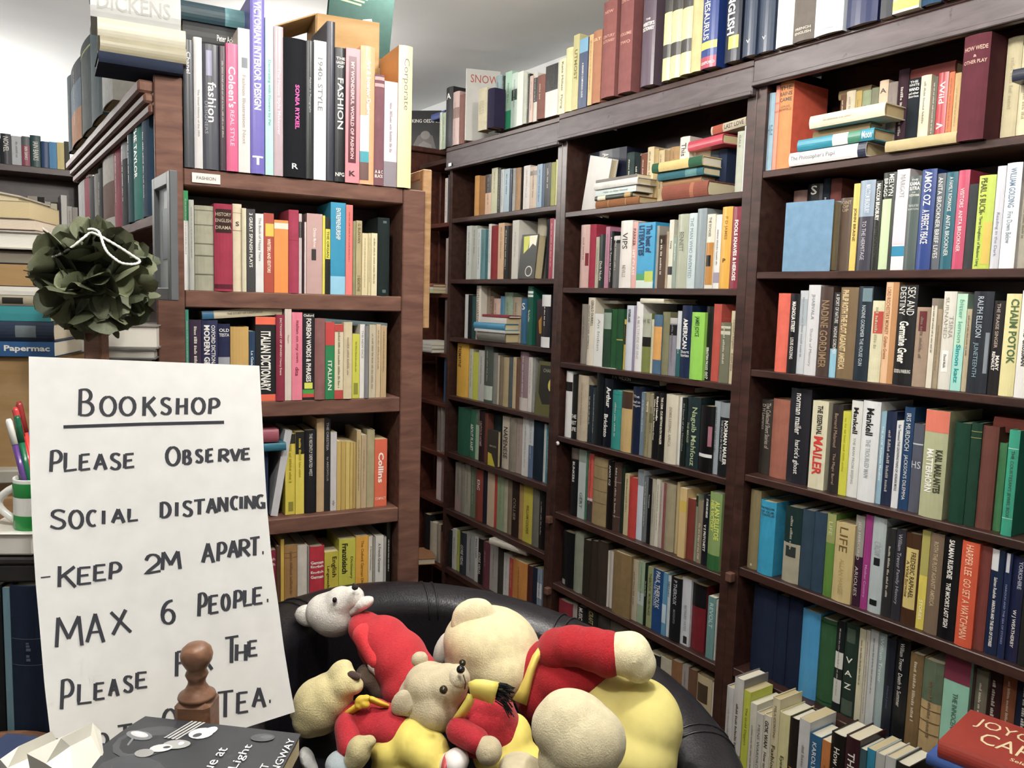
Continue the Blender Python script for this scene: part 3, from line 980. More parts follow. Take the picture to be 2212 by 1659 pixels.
# ------------------------------------------------------------------ books on the middle dark bookcase
G2 = 'books on the middle dark bookcase'
row(FR, Z2[1], 'second shelf of the middle dark bookcase', G2, '''
1251 486 c9a49c j b=.45-.65-7a2430-.7-.98
1270 485 9c2640 h n
1284 512 a8a48c p
1291 507 24302c j | Dick Nude@.5-.86!w.4,T
1304 490 b0708a p
1313 500 16161a j | Kenneth Tynan by Kathleen@.1-.9!w.4,T
1322 510 606060 j b=0-.08-c9c9c6 b=.08-.14-1c1c1c
1336 477 e0dad2 j e=1361 dy=-.008 | VIPS@.18-.42#3a3430!w.44 | NEVILLE@.66-.84#8a847c!w.3
1361 480 e0a8a0 j | PARKER@.1-.36#6a2a2a!w.5 | HIT CLASS@.42-.8#f2e6e0!w.5
1373 481 1a9ccc p e=1410 dy=-.008 b=.78-.9-3c9a5c-0-.6 b=.88-1-cfdcd0 b=.74-.9-b8c83a-.5-.98 | The best of@.04-.46#12305a!w.34,x.66,B | LITERATES@.04-.5#12305a!w.34,x.24,B
1411 488 a09a90 h n
1419 508 57453a h b=.02-.18-3a2a22-.1-.9
1435 500 a8927a h
1440 475 d4d2c0 p b=.68-.8-2a2a2a | Young@.3-.42#4a4a44!w.5
1450 512 88988a p | Michael Frayn@.1-.5#dfe6da!w.4
1458 463 a9ae98 j | BENNETT@.24-.5#5a6250!w.4,T
1481 461 c2d0d2 j | THE MAN WHO INVENTED@.06-.86#6a8088!w.4,T
1499 451 8a979c j e=1519 dy=-.004 n
1520 463 dcd6c4 j b=.38-.95-b87c26-.1-.98 b=.55-.7-1a1614-.2-.75 | THE ECHOES@.04-.3#6a645a!w.3
1538 464 dcdcd8 p b=.78-.92-9a8fa0
1552 447 e0a520 j dy=-.004 | P D JAMES@.12-.4#8a6414!w.36 | P@.63-.68#1c1810!h
1574 447 8a2c40 j dy=-.004 | FOOLS KNAVES & HEROES@.16-.9!w.34,B
''', 1597, inset=.006)
row(FR, Z2[2], 'third shelf of the middle dark bookcase', G2, '''
1253 657 8c8278 j dy=.02
1266 643 d8cfbc j | GERALD DURRELL@.04-.42#4a4238!w.3,x.72 | FILLETS OF OTHER ANIMALS@.12-.76#6a6258!w.26,x.3
1281 678 dfe0dc p | An Indian@.1-.7#8a8a88!w.3,T
1300 668 20402c h n b=.06-.34-8a9a8c
1317 668 1c5028 h n
1329 668 1c4c2c h n b=.5-.52-a89c4a
1343 690 c8b040 p b=.1-.5-2a2a22
1349 660 ccd0dc j | SUTHERLAND@.06-.26#1c1c20!w.34,B
1364 662 8a7f9a j n
1369 652 e6e4e2 j | A MULTITUDE OF SINS@.2-.82#b0aeb0!w.4
1384 677 76803c h b=0-.4-a8ac98 b=.4-.56-1e1c1a | H E@.1-.16#6a6a58!h
1403 690 cfc8a8 p
1408 680 4a6a86 h b=.2-.76-d89c48 n
1426 674 7d7b58 h n dy=.004
1442 687 85828e h b=0-.1-b8b4b0 b=.12-.3-1a1a1c
1458 672 1d5c60 p b=0-.58-c8ccd0
1467 660 17284a j | AMERICAN@.18-.6!w.46,B | Short@.62-.66!h | Stories@.67-.71!h
1488 675 8cd03c j e=1516 dy=-.012 | JAMES JOYCE@.06-.36#1c4a1c!w.4,x.5
1519 662 161c18 j | SEBASTIAN FAULKS@.55-.86!w.36,B | 007@.88-.98!w.42
1534 657 b8483a h n
1551 697 6e6e58 j dy=-.006 b=.06-.1-c9c4ae b=.14-.2-c9c4ae
1572 672 c9bc98 j dy=-.004 | Campbell's Kingdom@.12-.52#6a5c40!w.4,T | Robert Elms@.58-.82#6a5c40!w.4,T
''', 1587, inset=.012)
row(FR, Z2[3], 'fourth shelf of the middle dark bookcase', G2, '''
1219 802 e0dedc j n b=.16-.3-1c1a18
1233 810 1c1c18 j | THE@.62-.68!h | BEST@.72-.78!h | LIFE@.82-.88!h
1245 811 b8a890 h
1267 832 1c2830 h
1277 838 26343c j
1284 804 0e1418 j n e=1299
1299 818 0e1420 j | Arthur@.12-.42!w.4,x.68,B | Bricksto@.52-.86!w.42,x.5,B
1319 844 1c8c84 h b=.06-.065-0f5c58 b=.3-.305-0f5c58
1339 846 c8a868 j b=0-.28-4a3428 n
1362 836 16223c j | The@.12-.16!h,T | Road to@.2-.24!h,T | Wigan@.26-.3!h,T
1380 848 6a7e90 p
1389 848 8e8560 h b=.14-.3-c9bd9a-.3-.8
1398 852 9a9070 p b=.3-.45-6a6a44
1406 848 141416 j | Richard Llewellyn@.06-.42#f0ead8!w.34,x.72,B | White Horse to Banbury Cross@.1-.72#f0ead8!w.32,x.3,B
1419 850 121214 j | THE CZAR  CULVERTONS RUTH WALKER@.06-.76#f0ead8!w.34,B
1433 853 d8cfb8 j dy=-.008 e=1459 | DORIS LESSING AFRICA@.18-.75#8a8068!w.22,T
1459 858 e0e0dc p n
1467 860 14201c j | IN Search of the Miraculous@.06-.8#a8b0a8!w.3,T
1478 858 1e3034 j e=1507 | Naguib Mahfouz@.14-.96#aab890!w.42,x.62 | THE MIRAGE@.36-.65#aab890!w.2,x.2
1508 877 0e0c10 j dy=-.006 b=.72-.77-e4e2e2 b=.3-.6-a86a78-.7-.95 n
1536 867 9aa4ac j
1549 870 161a1e j b=0-.2-8a9498 | NORMAN MAILER@.24-.84!w.32,x.7,B | THE CASTLE IN THE FOREST@.24-.8#a8b0b4!w.24,x.32
''', 1571, inset=.014)
row(FR, Z2[4], 'fifth shelf of the middle dark bookcase', G2, '''
1230 968 15171a j b=0-.16-6a5c54 | BUNKERS@.2-.5!w.3
1246 972 b8c4c0 p b=0-.18-8a9a8c | GERT@.62-.85#5a6a66!w.4
1261 978 3f7058 h n
1266 980 d8544a p b=.7-1-3a3a3c b=.66-.7-d8d8d8
1278 990 9a8358 h n b=.12-.125-5c4a2c b=.3-.305-5c4a2c b=.48-.485-5c4a2c b=.66-.665-5c4a2c
1308 996 15110f j | AMOS OZ@.06-.36!w.32,T
1320 999 4a342c h b=.28-.285-b0a08c b=.78-.785-b0a08c
1338 1004 1c2a1c h n
1345 1024 c9b98a p
1355 1032 c0342c h n
1372 1016 c8d4e0 p n b=0-.22-8a949c
1385 1030 6a7274 j
1395 1034 16181c j | Persuasion@.2-.5!w.3
1403 1036 b0aa98 h
1412 1036 d8d4c0 p
1420 1042 b8a8a0 j
1428 1044 8c4a48 h n
1433 1046 a09474 h n e=1454
1456 1042 c0aa74 p n
1462 1055 d8b878 p b=.18-.34-d8b83c dy=-.014 n
1477 1077 7c3226 h n
1497 1068 8a9478 h b=.02-.18-24301c
1502 1082 8e8068 j | On the Edge of the Cliff@.36-.94#efe8d8!w.4,T
1513 1069 181c24 j | AT HOME AND ABROAD@.05-.32!w.3,x.7,B | V S PRITCHETT@.42-.8!w.4,B
1526 1065 8aa860 j dy=-.012 b=.8-1-2c6a34 | ALAN SILLITOE@.1-.6#d8e070!w.34,x.72,B | HER VICTORY@.1-.5#d8e070!w.34,x.34,B
1552 1072 dcd8d0 p | A Fine Balance@.1-.9#1c1a1a!w.6,B
''', 1559, inset=.022)
row(FR, Z2[5], 'sixth shelf of the middle dark bookcase', G2, '''
1213 1149 101418 j b=.88-.97-a8a8a4-.1-.4 n
1238 1151 8a907c h n
1257 1166 2c2418 h n
1272 1168 33281e h n
1287 1170 3a2e24 h n
1309 1190 d8d0c4 p n e=1313
1316 1192 d8d0c4 p n e=1321
1321 1195 8a7044 h n dy=-.008 e=1359
1359 1210 c0b498 p
1374 1214 98b090 p b=.5-.7-b8c4c0
1388 1218 10241a j | The Grey House@.2-.6!w.4
1394 1225 9aa470 p | THEROUX@.1-.4#4a5a2c!w.5 | PICTURE PALACE@.44-.8#4a5a2c!w.4
1406 1231 134a86 p | PAUL THEROUX@.03-.62!w.44 | THE PILLARS@.2-.6#b0c8e0!w.18,x.2
1427 1238 5a9cc0 p n b=.5-.8-c2d8e4
1436 1244 c9d4d8 p | HISTORY@.05-.4#2a3a4a!w.4
1444 1248 14181c j | P THEROUX@.04-.42#b8c0c4!w.32 | MOSQUITO@.5-.72#8a9296!w.22
1467 1250 d0d4da p e=1487 b=.86-.97-2c2a2c-.4-.8 | RICHARD YATES@.4-.78#8a90a0!w.3,T
1488 1262 7a1c26 j b=0-.34-17161a dy=.01 e=1520 n
1523 1290 6a9896 p dy=-.004 | REVOLT@.1-.5#c2dcd8!w.5
1539 1296 d4d0c4 p n
''', 1544, inset=.014)
row(FR, Z2[6], 'lowest shelf of the middle dark bookcase', G2, '''
1203 1299 8c2434 h n
1232 1305 b0aaa4 p
1242 1310 1c1e20 j | MUSIC@.02-.2!w.4
1262 1318 1c2422 j | CRAFT@.02-.2#a89c6c!w.4
1286 1330 3a3632 h n
1312 1340 5a5448 h n
1352 1380 46423c h n
1392 1412 23252a h n
1420 1421 b8b09a h n
1444 1428 8a6038 h n
1466 1438 a49c94 p
1480 1446 6a4a34 h n
1498 1462 c2b088 j n b=.1-.35-4a3a2a-.1-.8
1530 1476 d8d4c8 p n
''', 1538, inset=.012)
# open top shelf of the middle bookcase: leaning cover, two flat stacks, spines behind
z = Z2[0]
row(FR, z, 'middle dark bookcase, behind the flat stacks', G2, '''
1266 325 1b1f33 j | ALIEN DAWN@.05-.6!w.4
1349 330 3a4a48 h
1366 338 1f2a2c h
1380 332 7a4a38 h
1394 318 d8c49a h
1408 322 b49a64 h n
1418 325 cfb98c h
1431 326 a08258 h
1442 318 b08c5c h
1463 296 d9d2c4 j e=1484 dy=-.03 | This@.1-.3#3a3430!w.5
1486 318 c8c0b0 j n
1530 326 3a4650 h n
1548 322 23304a h n
''', 1566, inset=.075, depth=.12)
row(FR, z, 'middle dark bookcase, at end beside stacks', G2, '''
1586 284 b4b8a6 h dy=.02 | GALE@.02-.3#6a6e60!w.3
1601 272 dedad2 p n dy=.0
''', 1608, inset=.02)
s_ = FR.s_at(1253, .03, z)
o = facing(FR.mat(s_, .035, z + .001) @ Matrix.Rotation(math.radians(-4), 4, 'Z') @ Matrix.Rotation(math.radians(13), 4, 'Y'), .135, .03, .205, 'c4bfb8', 'j',
           'pale grey book leaning cover outwards beside the flat stack, middle bookcase top shelf', G2)
Y0 = -.004
lay(FR, 1287, 1381, z, .026, Y0, '8f5c34', 'h', 'brown leather book at the bottom of the smaller flat stack, middle bookcase', group=G2, depth=.14, bands=((.3, .31, 'c9a468'), (.7, .71, 'c9a468')))
lay(FR, 1285, 1366, z + .026, .016, Y0 - .002, '2c3428', 'j', 'dark green and gold book, second from bottom of smaller flat stack', group=G2, depth=.13, bands=((.08, .3, 'd8cfb0'), (.8, .96, 'b89048')))
lay(FR, 1287, 1374, z + .042, .022, Y0, 'c2d0cc', 'p', 'pale blue-green paperback, third from bottom of smaller flat stack', group=G2, depth=.13, titles='Hitler on Hitler General@.2-.8#6a7a78!w.3')
lay(FR, 1283, 1378, z + .064, .024, Y0 - .006, 'd8d6d0', 'h', 'white page-edged book, fourth from bottom of smaller flat stack', group=G2, depth=.135)
lay(FR, 1287, 1376, z + .088, .014, Y0 + .01, '6a625a', 'p', 'thin grey patterned paperback on top of smaller flat stack', group=G2, depth=.13)
lay(FR, 1431, 1530, z, .046, Y0, '8a4c3a', 'h', 'thick reddish-brown book at the bottom of the larger flat stack, middle bookcase', group=G2, depth=.15, bands=((.62, .7, 'a8684a'),))
lay(FR, 1431, 1516, z + .046, .018, Y0 + .012, 'a07850', 'h', 'light brown book, second from bottom of larger flat stack', group=G2, depth=.13)
lay(FR, 1421, 1520, z + .064, .026, Y0, '2f6670', 'h', 'blue-green cloth book, third from bottom of larger flat stack', group=G2, depth=.15, bands=((.62, .86, '5a8a8c'),))
lay(FR, 1409, 1518, z + .090, .030, Y0 - .01, 'd2b872', 'h', 'gilt book with dark green spine ends on top of larger flat stack', group=G2, depth=.15, bands=((0, .14, '2c5a40'), (.74, 1, '2c5a40')))
lay(FR, 1481, 1568, z + .152, .03, .03, 'c03c50', 'j', 'pink-red book lying aslant above the larger flat stack', group=G2, depth=.13, yaw=-8)
lay(FR, 1537, 1612, z + .19, .026, .03, 'b8ac94', 'h', 'tan book with red picture lying near the cornice, middle bookcase top shelf', group=G2, depth=.13, tilt=-4, titles='LAST LOVE@.4-.95#4a4238!w.5', bands=((.05, .35, 'a85038'),))
lay(FR, 1384, 1462, z + .17, .02, .10, 'b8a682', 'h', 'beige book lying across small cream spines, middle bookcase top shelf', group=G2, depth=.12)
lay(FR, 1381, 1437, Z2[2] + .232, .016, .0, 'd8d2bc', 'h', 'cream book lying across olive and blue spines, middle bookcase third shelf', group=G2, depth=.14, yaw=-5)
lay(FR, 1296, 1335, Z2[2] + .226, .012, .05, 'b4b0a8', 'p', 'grey paperback lying across dark green spines, middle bookcase third shelf', group=G2, depth=.12)
lay(FR, 1308, 1424, Z2[3] + .236, .026, .05, '12161c', 'j', 'black book lying across teal and navy spines, middle bookcase fourth shelf', group=G2, depth=.12, titles='A.N. WILSON@.14-.5!w.5')
lay(FR, 1440, 1500, Z2[3] + .23, .022, .06, '4a2420', 'h', 'dark red book lying across cream spine, middle bookcase fourth shelf', group=G2, depth=.12)
lay(FR, 1393, 1476, Z2[4] + .205, .022, .03, '8a765c', 'h', 'brown book lying across grey spines, middle bookcase fifth shelf', group=G2, depth=.13)
o = link('paper_slip', bevel_box(0, .075, 0, .03, 0, .0006, 0), 'plain', None, 'e6e4de'); o.matrix_world = FR.mat(FR.s_at(1299, .0, Z2[2]), -.003, Z2[2] + .0004)
tag(o, 'small white paper slip lying on shelf edge below dark green spines', 'paper')

# ------------------------------------------------------------------ books on the far dark bookcase
G1 = 'books on the far dark bookcase'
row(FR, Z1[0], 'top shelf of the far dark bookcase', G1, '''
1024 380 c89048 h n
1034 381 9a6a38 h n
1047 377 d8b090 p b=0-.45-1a1a1c
1060 363 c8c8a0 p
1073 364 1c1e1c p
1080 366 c2c8c4 p
1087 365 a8c0cc p
1099 366 22364e p n
1104 364 a8a8a2 h
1112 363 b08c68 h
1123 362 1a1a1a h n
1129 358 d8d0c8 p
1143 360 c8b098 p b=.1-.2-6a5848
1158 355 88a8c0 p
1169 354 28486a p n
1175 352 16181c p
1188 351 a8a868 h n
1198 344 d8d888 p n
''', 1209, inset=.03, depth=.13)
row(FR, Z1[1], 'second shelf of the far dark bookcase', G1, '''
1006 488 c8ccc4 p
1017 488 b4b8ac p
1029 494 c9d0ce p
1037 496 5a8a90 p
1047 497 3c6a72 h n
1053 484 dcdcd6 p
1059 488 8c2c30 h n
1074 482 d8b088 p
1087 488 1a1814 j
1099 487 3a2a20 h n
1104 476 d4d0c4 p e=1118
1158 472 b8b09a h e=1176 n dy=.06
1178 474 22242a h n
1184 472 a8344c p
1193 474 d2d0cc p n
1196 472 15151a j | TEN MAKERS@.05-.6!w.5
''', 1205, inset=.012, depth=.13)
row(FR, Z1[2], 'third shelf of the far dark bookcase', G1, '''
1003 636 d0d0cc p n
1010 637 16181a h n
1018 640 2a4a48 h n
1027 617 d8d0c0 j | EDITH WHARTON@.05-.7#8a6a5a!w.5
1037 622 9c8c74 h dy=.03
1057 640 7a604e h dy=.03
1064 645 c8a898 h dy=.03
1079 640 4a88a8 p dy=.03
1088 632 8aa088 h dy=.03
1106 642 a89880 h dy=.03
1124 645 2a6a94 j dy=.03 | S@.1-.25!h
1137 619 0f5a48 j b=.08-.12-dfe6e0 b=.14-.18-dfe6e0 | The Sea of Stars@.4-.6!w.3
''', 1149, inset=.025, depth=.13)
row(FR, Z1[3], 'fourth shelf of the far dark bookcase', G1, '''
986 742 e8b020 j e=1011 | TREMAYNE@.05-.45#4a3410!w.3,x.3
1012 754 c8c8b0 p
1020 761 c8cc30 p n
1032 757 b8b8b2 p
1044 748 4a544a j b=.7-.95-b8c4b4
1063 762 7c7c74 h n
1073 768 c8bca0 p
1077 770 7a6a58 h n
1085 772 a8946c h n
1097 772 4c5658 h n
1106 772 c4ac84 p
1113 774 6a4c38 h n
1121 760 8a7078 j b=.78-1-c8bcb4
1139 772 d2ccc4 p
1147 774 8a8a84 h n
''', 1154, inset=.02, depth=.13)
row(FR, Z1[4], 'fifth shelf of the far dark bookcase', G1, '''
988 881 1f5a44 h n
1014 884 2a6a4c j | ABOUT PLANET@.3-.85!w.5
1026 886 a8c4a4 p b=0-.3-5a6a5a
1033 888 2a1618 j | UNTOLD HOME@.2-.7#b89a90!w.4
1045 892 6a3a2c h n
1052 894 2a4440 h dy=.03
1063 896 1c2c2c h n dy=.03
1083 900 c8bca8 p | NAPENESE@.2-.8#3a2c24!w.6
1098 902 8a8070 h n
1113 904 a8968c p
1126 902 d0d0cc p
1139 905 5a7090 p b=0-.45-c8ccd0
1150 912 10202e h n
1172 916 c8c8c2 p
1177 918 2a8a9c p
''', 1186, inset=.02, depth=.13)
row(FR, Z1[5], 'sixth shelf of the far dark bookcase', G1, '''
982 1000 9a9284 p b=.7-1-a88a88
995 1002 8a8478 h n
1003 1004 a8a490 p
1014 1010 6a7a60 p
1026 1014 8a3c30 j | KING@.2-.4!w.4
1042 1018 1a1a2a h n
1051 1018 c8b090 p n
1065 1024 b83028 p n
1072 1028 8aa078 p
1086 1034 a8a088 h n
1095 1036 7a6a54 h n
1104 1040 2a1a14 h | COLLIER@.3-.7#8a7a6a!w.4
1119 1046 a8844c h n
1128 1048 c8b820 p | WILLIAM COOPER@.35-.85#6a5a18!w.3
1148 1054 6a6a60 h n
1162 1058 101012 j
''', 1176, inset=.02, depth=.13)
row(FR, Z1[6], 'lowest shelf of the far dark bookcase', G1, '''
952 1140 22262a h n
976 1143 d0d0c8 p
984 1146 b4c040 p
992 1150 2c3440 j | GORE VIDAL@.3-.8!w.4
1006 1153 a8aaa8 p
1024 1158 c8c8c4 p | Paul Limit@.05-.5#3a3a3a!w.4
1031 1164 17161a j | GORE VIDAL@.3-.8!w.4
1042 1170 6a3440 j
1055 1176 b0aca4 p
1074 1184 3a3630 h n
1086 1196 d4d2cc p
1098 1206 c04438 p
1106 1212 d08830 j e=1136
1137 1222 4a201c h n
1148 1226 1a2236 h n
1158 1228 8a9cb0 p b=.3-.6-d8dade
''', 1168, inset=.018, depth=.14)
s_ = FR.s_at(1119, -.01, Z1[1])
o = facing(FR.mat(s_, -.012, Z1[1] + .0005) @ Matrix.Rotation(math.radians(6), 4, 'Z') @ Matrix.Rotation(math.radians(-6), 4, 'X'), .10, .045, .178, '34322a', 'j',
           'black and yellow cover turned outwards on second shelf of far dark bookcase', G1)
w_ = .045
cover_patch(o, w_, [(.02, .10), (.012, .17), (.05, .172), (.045, .12)], 'c8cc50')
cover_patch(o, w_, [(.05, .12), (.048, .172), (.094, .173), (.09, .13), (.07, .14)], 'efe8d0')
cover_patch(o, w_, [(.062 + .022 * math.cos(a * .5236), .03 + .022 * math.sin(a * .5236)) for a in range(12)], 'c9c6b8')
cover_patch(o, w_, [(.062 + .017 * math.cos(a * .5236), .03 + .017 * math.sin(a * .5236)) for a in range(12)], '34322a', .0006)
s_ = FR.s_at(1149, .0, Z1[2])
o = facing(FR.mat(s_, .02, Z1[2] + .0005) @ Matrix.Rotation(math.radians(4), 4, 'Z'), .062, .02, .185, '33252a', 'j',
           'dark cover with a golden figure beside green spine, far bookcase third shelf', G1)
cover_patch(o, .02, [(.018, .05), (.012, .1), (.03, .12), (.045, .1), (.04, .05)], 'a87c34')
row(FR, Z1[2], 'far dark bookcase third shelf, at its end', G1, '''
1168 637 232126 j b=0-.22-dcdcda b=.8-1-dcdcda
''', 1187, inset=-.008, depth=.14)
o = facing(FR.mat(FR.s_at(1154, -.004, Z1[3]), -.004, Z1[3] + .0005) @ Matrix.Rotation(math.radians(5), 4, 'Z') @ Matrix.Rotation(math.radians(-5), 4, 'X'), .112, .03, .215, '5c5a30', 'j',
           'olive cover with dark portrait and round gold sticker, far bookcase fourth shelf', G1)
cover_patch(o, .03, [(.01, .20), (.012, .09), (.04, .045), (.09, .05), (.105, .2)], '2a2822')
cover_patch(o, .03, [(.085 + .02 * math.cos(a * .5236), .125 + .026 * math.sin(a * .5236)) for a in range(12)], 'c9ba62', .0007)
cover_text(o, 'CHARR', '8a8a7a', .06, .18, .06, .014, .0302)
o = facing(FR.mat(FR.s_at(1053, -.004, Z1[4]), -.006, Z1[4] + .0005) @ Matrix.Rotation(math.radians(3), 4, 'Z'), .075, .018, .158, '3a342c', 'j',
           'black and yellow small cover turned outwards, far bookcase fifth shelf', G1)
cover_patch(o, .018, [(.004, .003), (.004, .06), (.03, .055), (.058, .003)], 'c0b040')
cover_text(o, 'LITERARY OCCASIONS', 'b8ac94', .04, .09, .05, .008, .0183)
z = Z1[2]
lay(FR, 1031, 1092, z, .040, -.01, '6a6860', 'j', 'grey clear-wrapped book at the bottom of the flat stack, far bookcase third shelf', group=G1, depth=.14)
lay(FR, 1025, 1092, z + .04, .012, -.015, 'd0d0cc', 'p', 'thin white paperback, second in the flat stack of far bookcase', group=G1, depth=.14)
lay(FR, 1024, 1091, z + .052, .028, -.012, '3a90b8', 'j', 'pale blue book, third in the flat stack of far bookcase', group=G1, depth=.14)
lay(FR, 1036, 1094, z + .08, .024, -.008, 'd6d2c8', 'p', 'white paperback below the red cover, far bookcase flat stack', group=G1, depth=.14)
lay(FR, 1042, 1100, z + .104, .012, .0, '8c3440', 'h', 'dark red book on top of the flat stack, far bookcase third shelf', group=G1, depth=.14)
lay(FR, 1066, 1128, Z1[6] + .235, .026, -.01, 'cfc8b8', 'j', 'white book lying slanted across tops on lowest shelf of far dark bookcase', group=G1, depth=.13, yaw=12)
# ------------------------------------------------------------------ books standing on top of the dark bookcases
GT = 'books standing on top of the dark bookcases'
ZT = .690
row(FR, ZT, 'top of the dark bookcases', GT, '''
949 243 c8d0b8 p d=.12
954 244 a8b8a0 p d=.12
962 189 1c1c1e j | A@.1-.2!h
977 199 c8a8a0 j b=.3-.5-8a6a60
991 205 8a6058 h n
''', 1003, inset=.0, depth=.15)
row(FR, ZT, 'dark bookcase tops, past the white cover', GT, '''
1068 164 8aa4a8 j b=.4-.8-4a5a66
1082 165 1a2420 j b=.7-1-b8304c
1089 155 a8d0b8 p b=.68-1-2a9a70
1103 158 c8dcd0 p b=.3-.5-3a4a3c
1115 155 e8ece0 p n
1128 158 c4c8b8 h n
1136 160 22262a p
1142 164 d8b8a8 p
1149 158 d0ccc0 p b=.1-.6-26262a
1159 163 8c5f55 h
1176 140 dcdcd8 p e=1203 b=0-.5-2a2a2e | ENGLISH@.05-.5!w.6,B
1205 127 e8e0b8 p | Kate Millett  Flying@.06-.9#3a3830!w.4,T
1219 104 e0d8a0 h n
1234 75 c8c080 p | UTMOST@.2-.6#6a6430!w.5
1247 83 4a5878 p e=1266 b=0-.2-7ab0d0 | A READER'S COMPANION GUIDE@.35-.85!w.2
1268 75 d8b070 p
1277 67 b07858 h e=1296 | GILT@.1-.14#e8c8a0!h
''', 1297, inset=-.022, depth=.15)
row(FR, ZT, 'dark bookcase tops, among the big dictionaries', GT, '''
1297 2 8c5450 h e=1326 | NEW@.1-.13#c99a88!h | CENTURY@.35-.38#c99a88!h | DICTIONARY@.4-.43#c99a88!h
1334 -25 86504e h e=1362 | CENTURY@.1-.13#c99a88!h | VOLUME@.42-.45#c99a88!h | TWO@.5-.53#c99a88!h
1383 -20 5a4a58 j | THE@.29-.31!h | WEBSTER'S@.33-.37!h,B | DICTIONARY@.38-.42!h,B
1411 -30 8a3848 h dy=.03 n e=1428
1429 -30 d0c890 j b=.1-.28-3a3836 b=.62-.76-3a3836 n
1446 -35 d0c890 j b=.1-.28-3a3836 b=.62-.76-3a3836 n
1468 -40 d0c890 j b=.1-.28-3a3836 b=.62-.76-3a3836 n
1491 -45 c0b480 h n
1513 -60 1c3a80 j b=.72-.8-cfd84a b=.88-1-a83450 e=1547 | THESAURUS@.2-.7!w.4,x.35 | OXFORD@.93-.96!h
1564 -65 1a2030 j e=1598 b=.72-.86-e0dc30-.3-.9 | ENGLISH@.2-.7!w.5,x.4,B
1603 -75 2c3a50 j e=1631 | V@.82-.86!h
1634 -80 2c3a50 j e=1670 | V@.82-.86!h
1675 -90 dcdcda h n
1712 -100 6a625c h | FRENCH@.84-.87#d0c8b8!h | ENGLISH@.89-.92#d0c8b8!h
1758 -110 dce4ea j e=1820 | Collins@.92-.95#7a8a94!h
1827 -120 1a2450 j e=1895 n
1900 -120 22242c p n
1927 -120 dfe2c8 p b=.8-.96-c8d83a n e=1985
1989 -130 22405a h n
2034 -130 6a2c38 h n
2066 -130 44404a h n
''', 2100, inset=-.05, depth=.17)
o = facing(Matrix.Translation(FR.pt(FR.s_at(1005, -.03, ZT), -.03, ZT + .0005)) @ Matrix.Rotation(math.radians(14), 4, 'Z'), .15, .012, .305, 'dcdad2', 'j',
           'white cover with red capitals standing face outwards on top of far dark bookcase', GT)
cover_text(o, 'SNOW', 'b85a4a', .08, .265, .125, .034, .0125, 0.0, (.5, 1.9))
row(FR, ZT, 'dark bookcase tops, before the white cover', GT, '''
1032 192 c8bfa0 h e=1051 | IIISSI@.3-.6#a89c80!w.5
1052 192 2a2440 h n
''', 1067, inset=-.085, depth=.04)

_k = ray(884, 338); _p = EYE + _k * (.7355 / _k.z)
o = facing(Matrix.Translation(_p) @ Matrix.Rotation(math.radians(-8), 4, 'Z'), .17, .014, .235, '1d1a1c', 'j',
           'black cover with stone figure standing on the mahogany cupboard', GT)
cover_text(o, 'KING OEDIPUS', 'e6e2dc', .088, .182, .15, .018, .0144)
cover_patch(o, .014, [(.03, .01), (.02, .06), (.045, .105), (.085, .13), (.125, .105), (.14, .05), (.155, .01)], '6a6462')
cover_patch(o, .014, [(.085 + .026 * math.cos(a * .5236), .11 + .022 * math.sin(a * .5236)) for a in range(12)], '8a8480', .0006)
cover_patch(o, .014, [(.06, .02), (.05, .06), (.075, .08), (.12, .06), (.12, .02)], '857f7a', .0005)
lay(FR, 932, 962, ZT + .155, .03, .02, '3a4a8a', 'j', 'blue book lying on thin pale spines above the mahogany cupboard', group=GT, depth=.14)

# ------------------------------------------------------------------ corner shelf books
GC = 'books in the corner shelf unit'
for zc, dat in ((.35, '960 385 d8ccc4 p\n966 378 4a4a4a h n'), (.02, '961 515 a89890 h n\n966 512 8a8278 p'),
                (-.262, '959 640 6a5a54 h n\n966 636 d8d0c8 p n'), (-.50, '958 770 1f5a80 p n\n966 775 2a7aa8 p n'),
                (-.745, '943 868 7a6a60 h n\n950 870 8a8078 h n\n958 872 a89c90 p n'), (-.985, '942 975 d0bcb8 p n\n952 976 8a6a68 h n'),
                (-1.30, '915 1110 1c1a1c h n\n927 1128 c4bca8 h n\n943 1132 a89a84 h n\n951 1150 8a5048 h n')):
    row(FR, zc, 'the corner shelf at ' + {.35: 'the top', .02: 'the second level', -.262: 'the third level', -.5: 'the fourth level', -.745: 'the fifth level', -.985: 'the sixth level', -1.3: 'the lowest level'}[zc],
        GC, dat, 972 if zc > -.9 else 964, inset=.02, depth=.13)
for k, (zc, t, c, kd, lab) in enumerate((
        (.02, .016, 'c8cc9a', 'p', 'pale green thin book lying in the corner shelf below red one'), (.036, .014, 'd8d4cc', 'p', 'white thin book lying in the corner shelf'),
        (.05, .016, '9a5a4a', 'h', 'brick red book lying uppermost in the corner shelf'),
        (-.262, .02, 'b8b4a8', 'h', 'grey-edged book lying lowest in corner shelf third level'), (-.242, .016, 'd4d0c8', 'p', 'white-edged book lying between two others in corner shelf'),
        (-.226, .018, 'e0dcd2', 'p', 'white book lying uppermost in corner shelf third level'))):
    lying(FR, 0, 0, zc + .0005, t - .001, -.05, c, kd, lab, group=GC, depth=.13, s=(-3.56, -3.385))
lying(FR, 0, 0, -.985 - .305, .03, -.10, 'a8744c', 'h', 'light brown book lying flat before the corner shelf foot', group=GC, depth=.12, s=(-3.58, -3.40), yaw=-20)

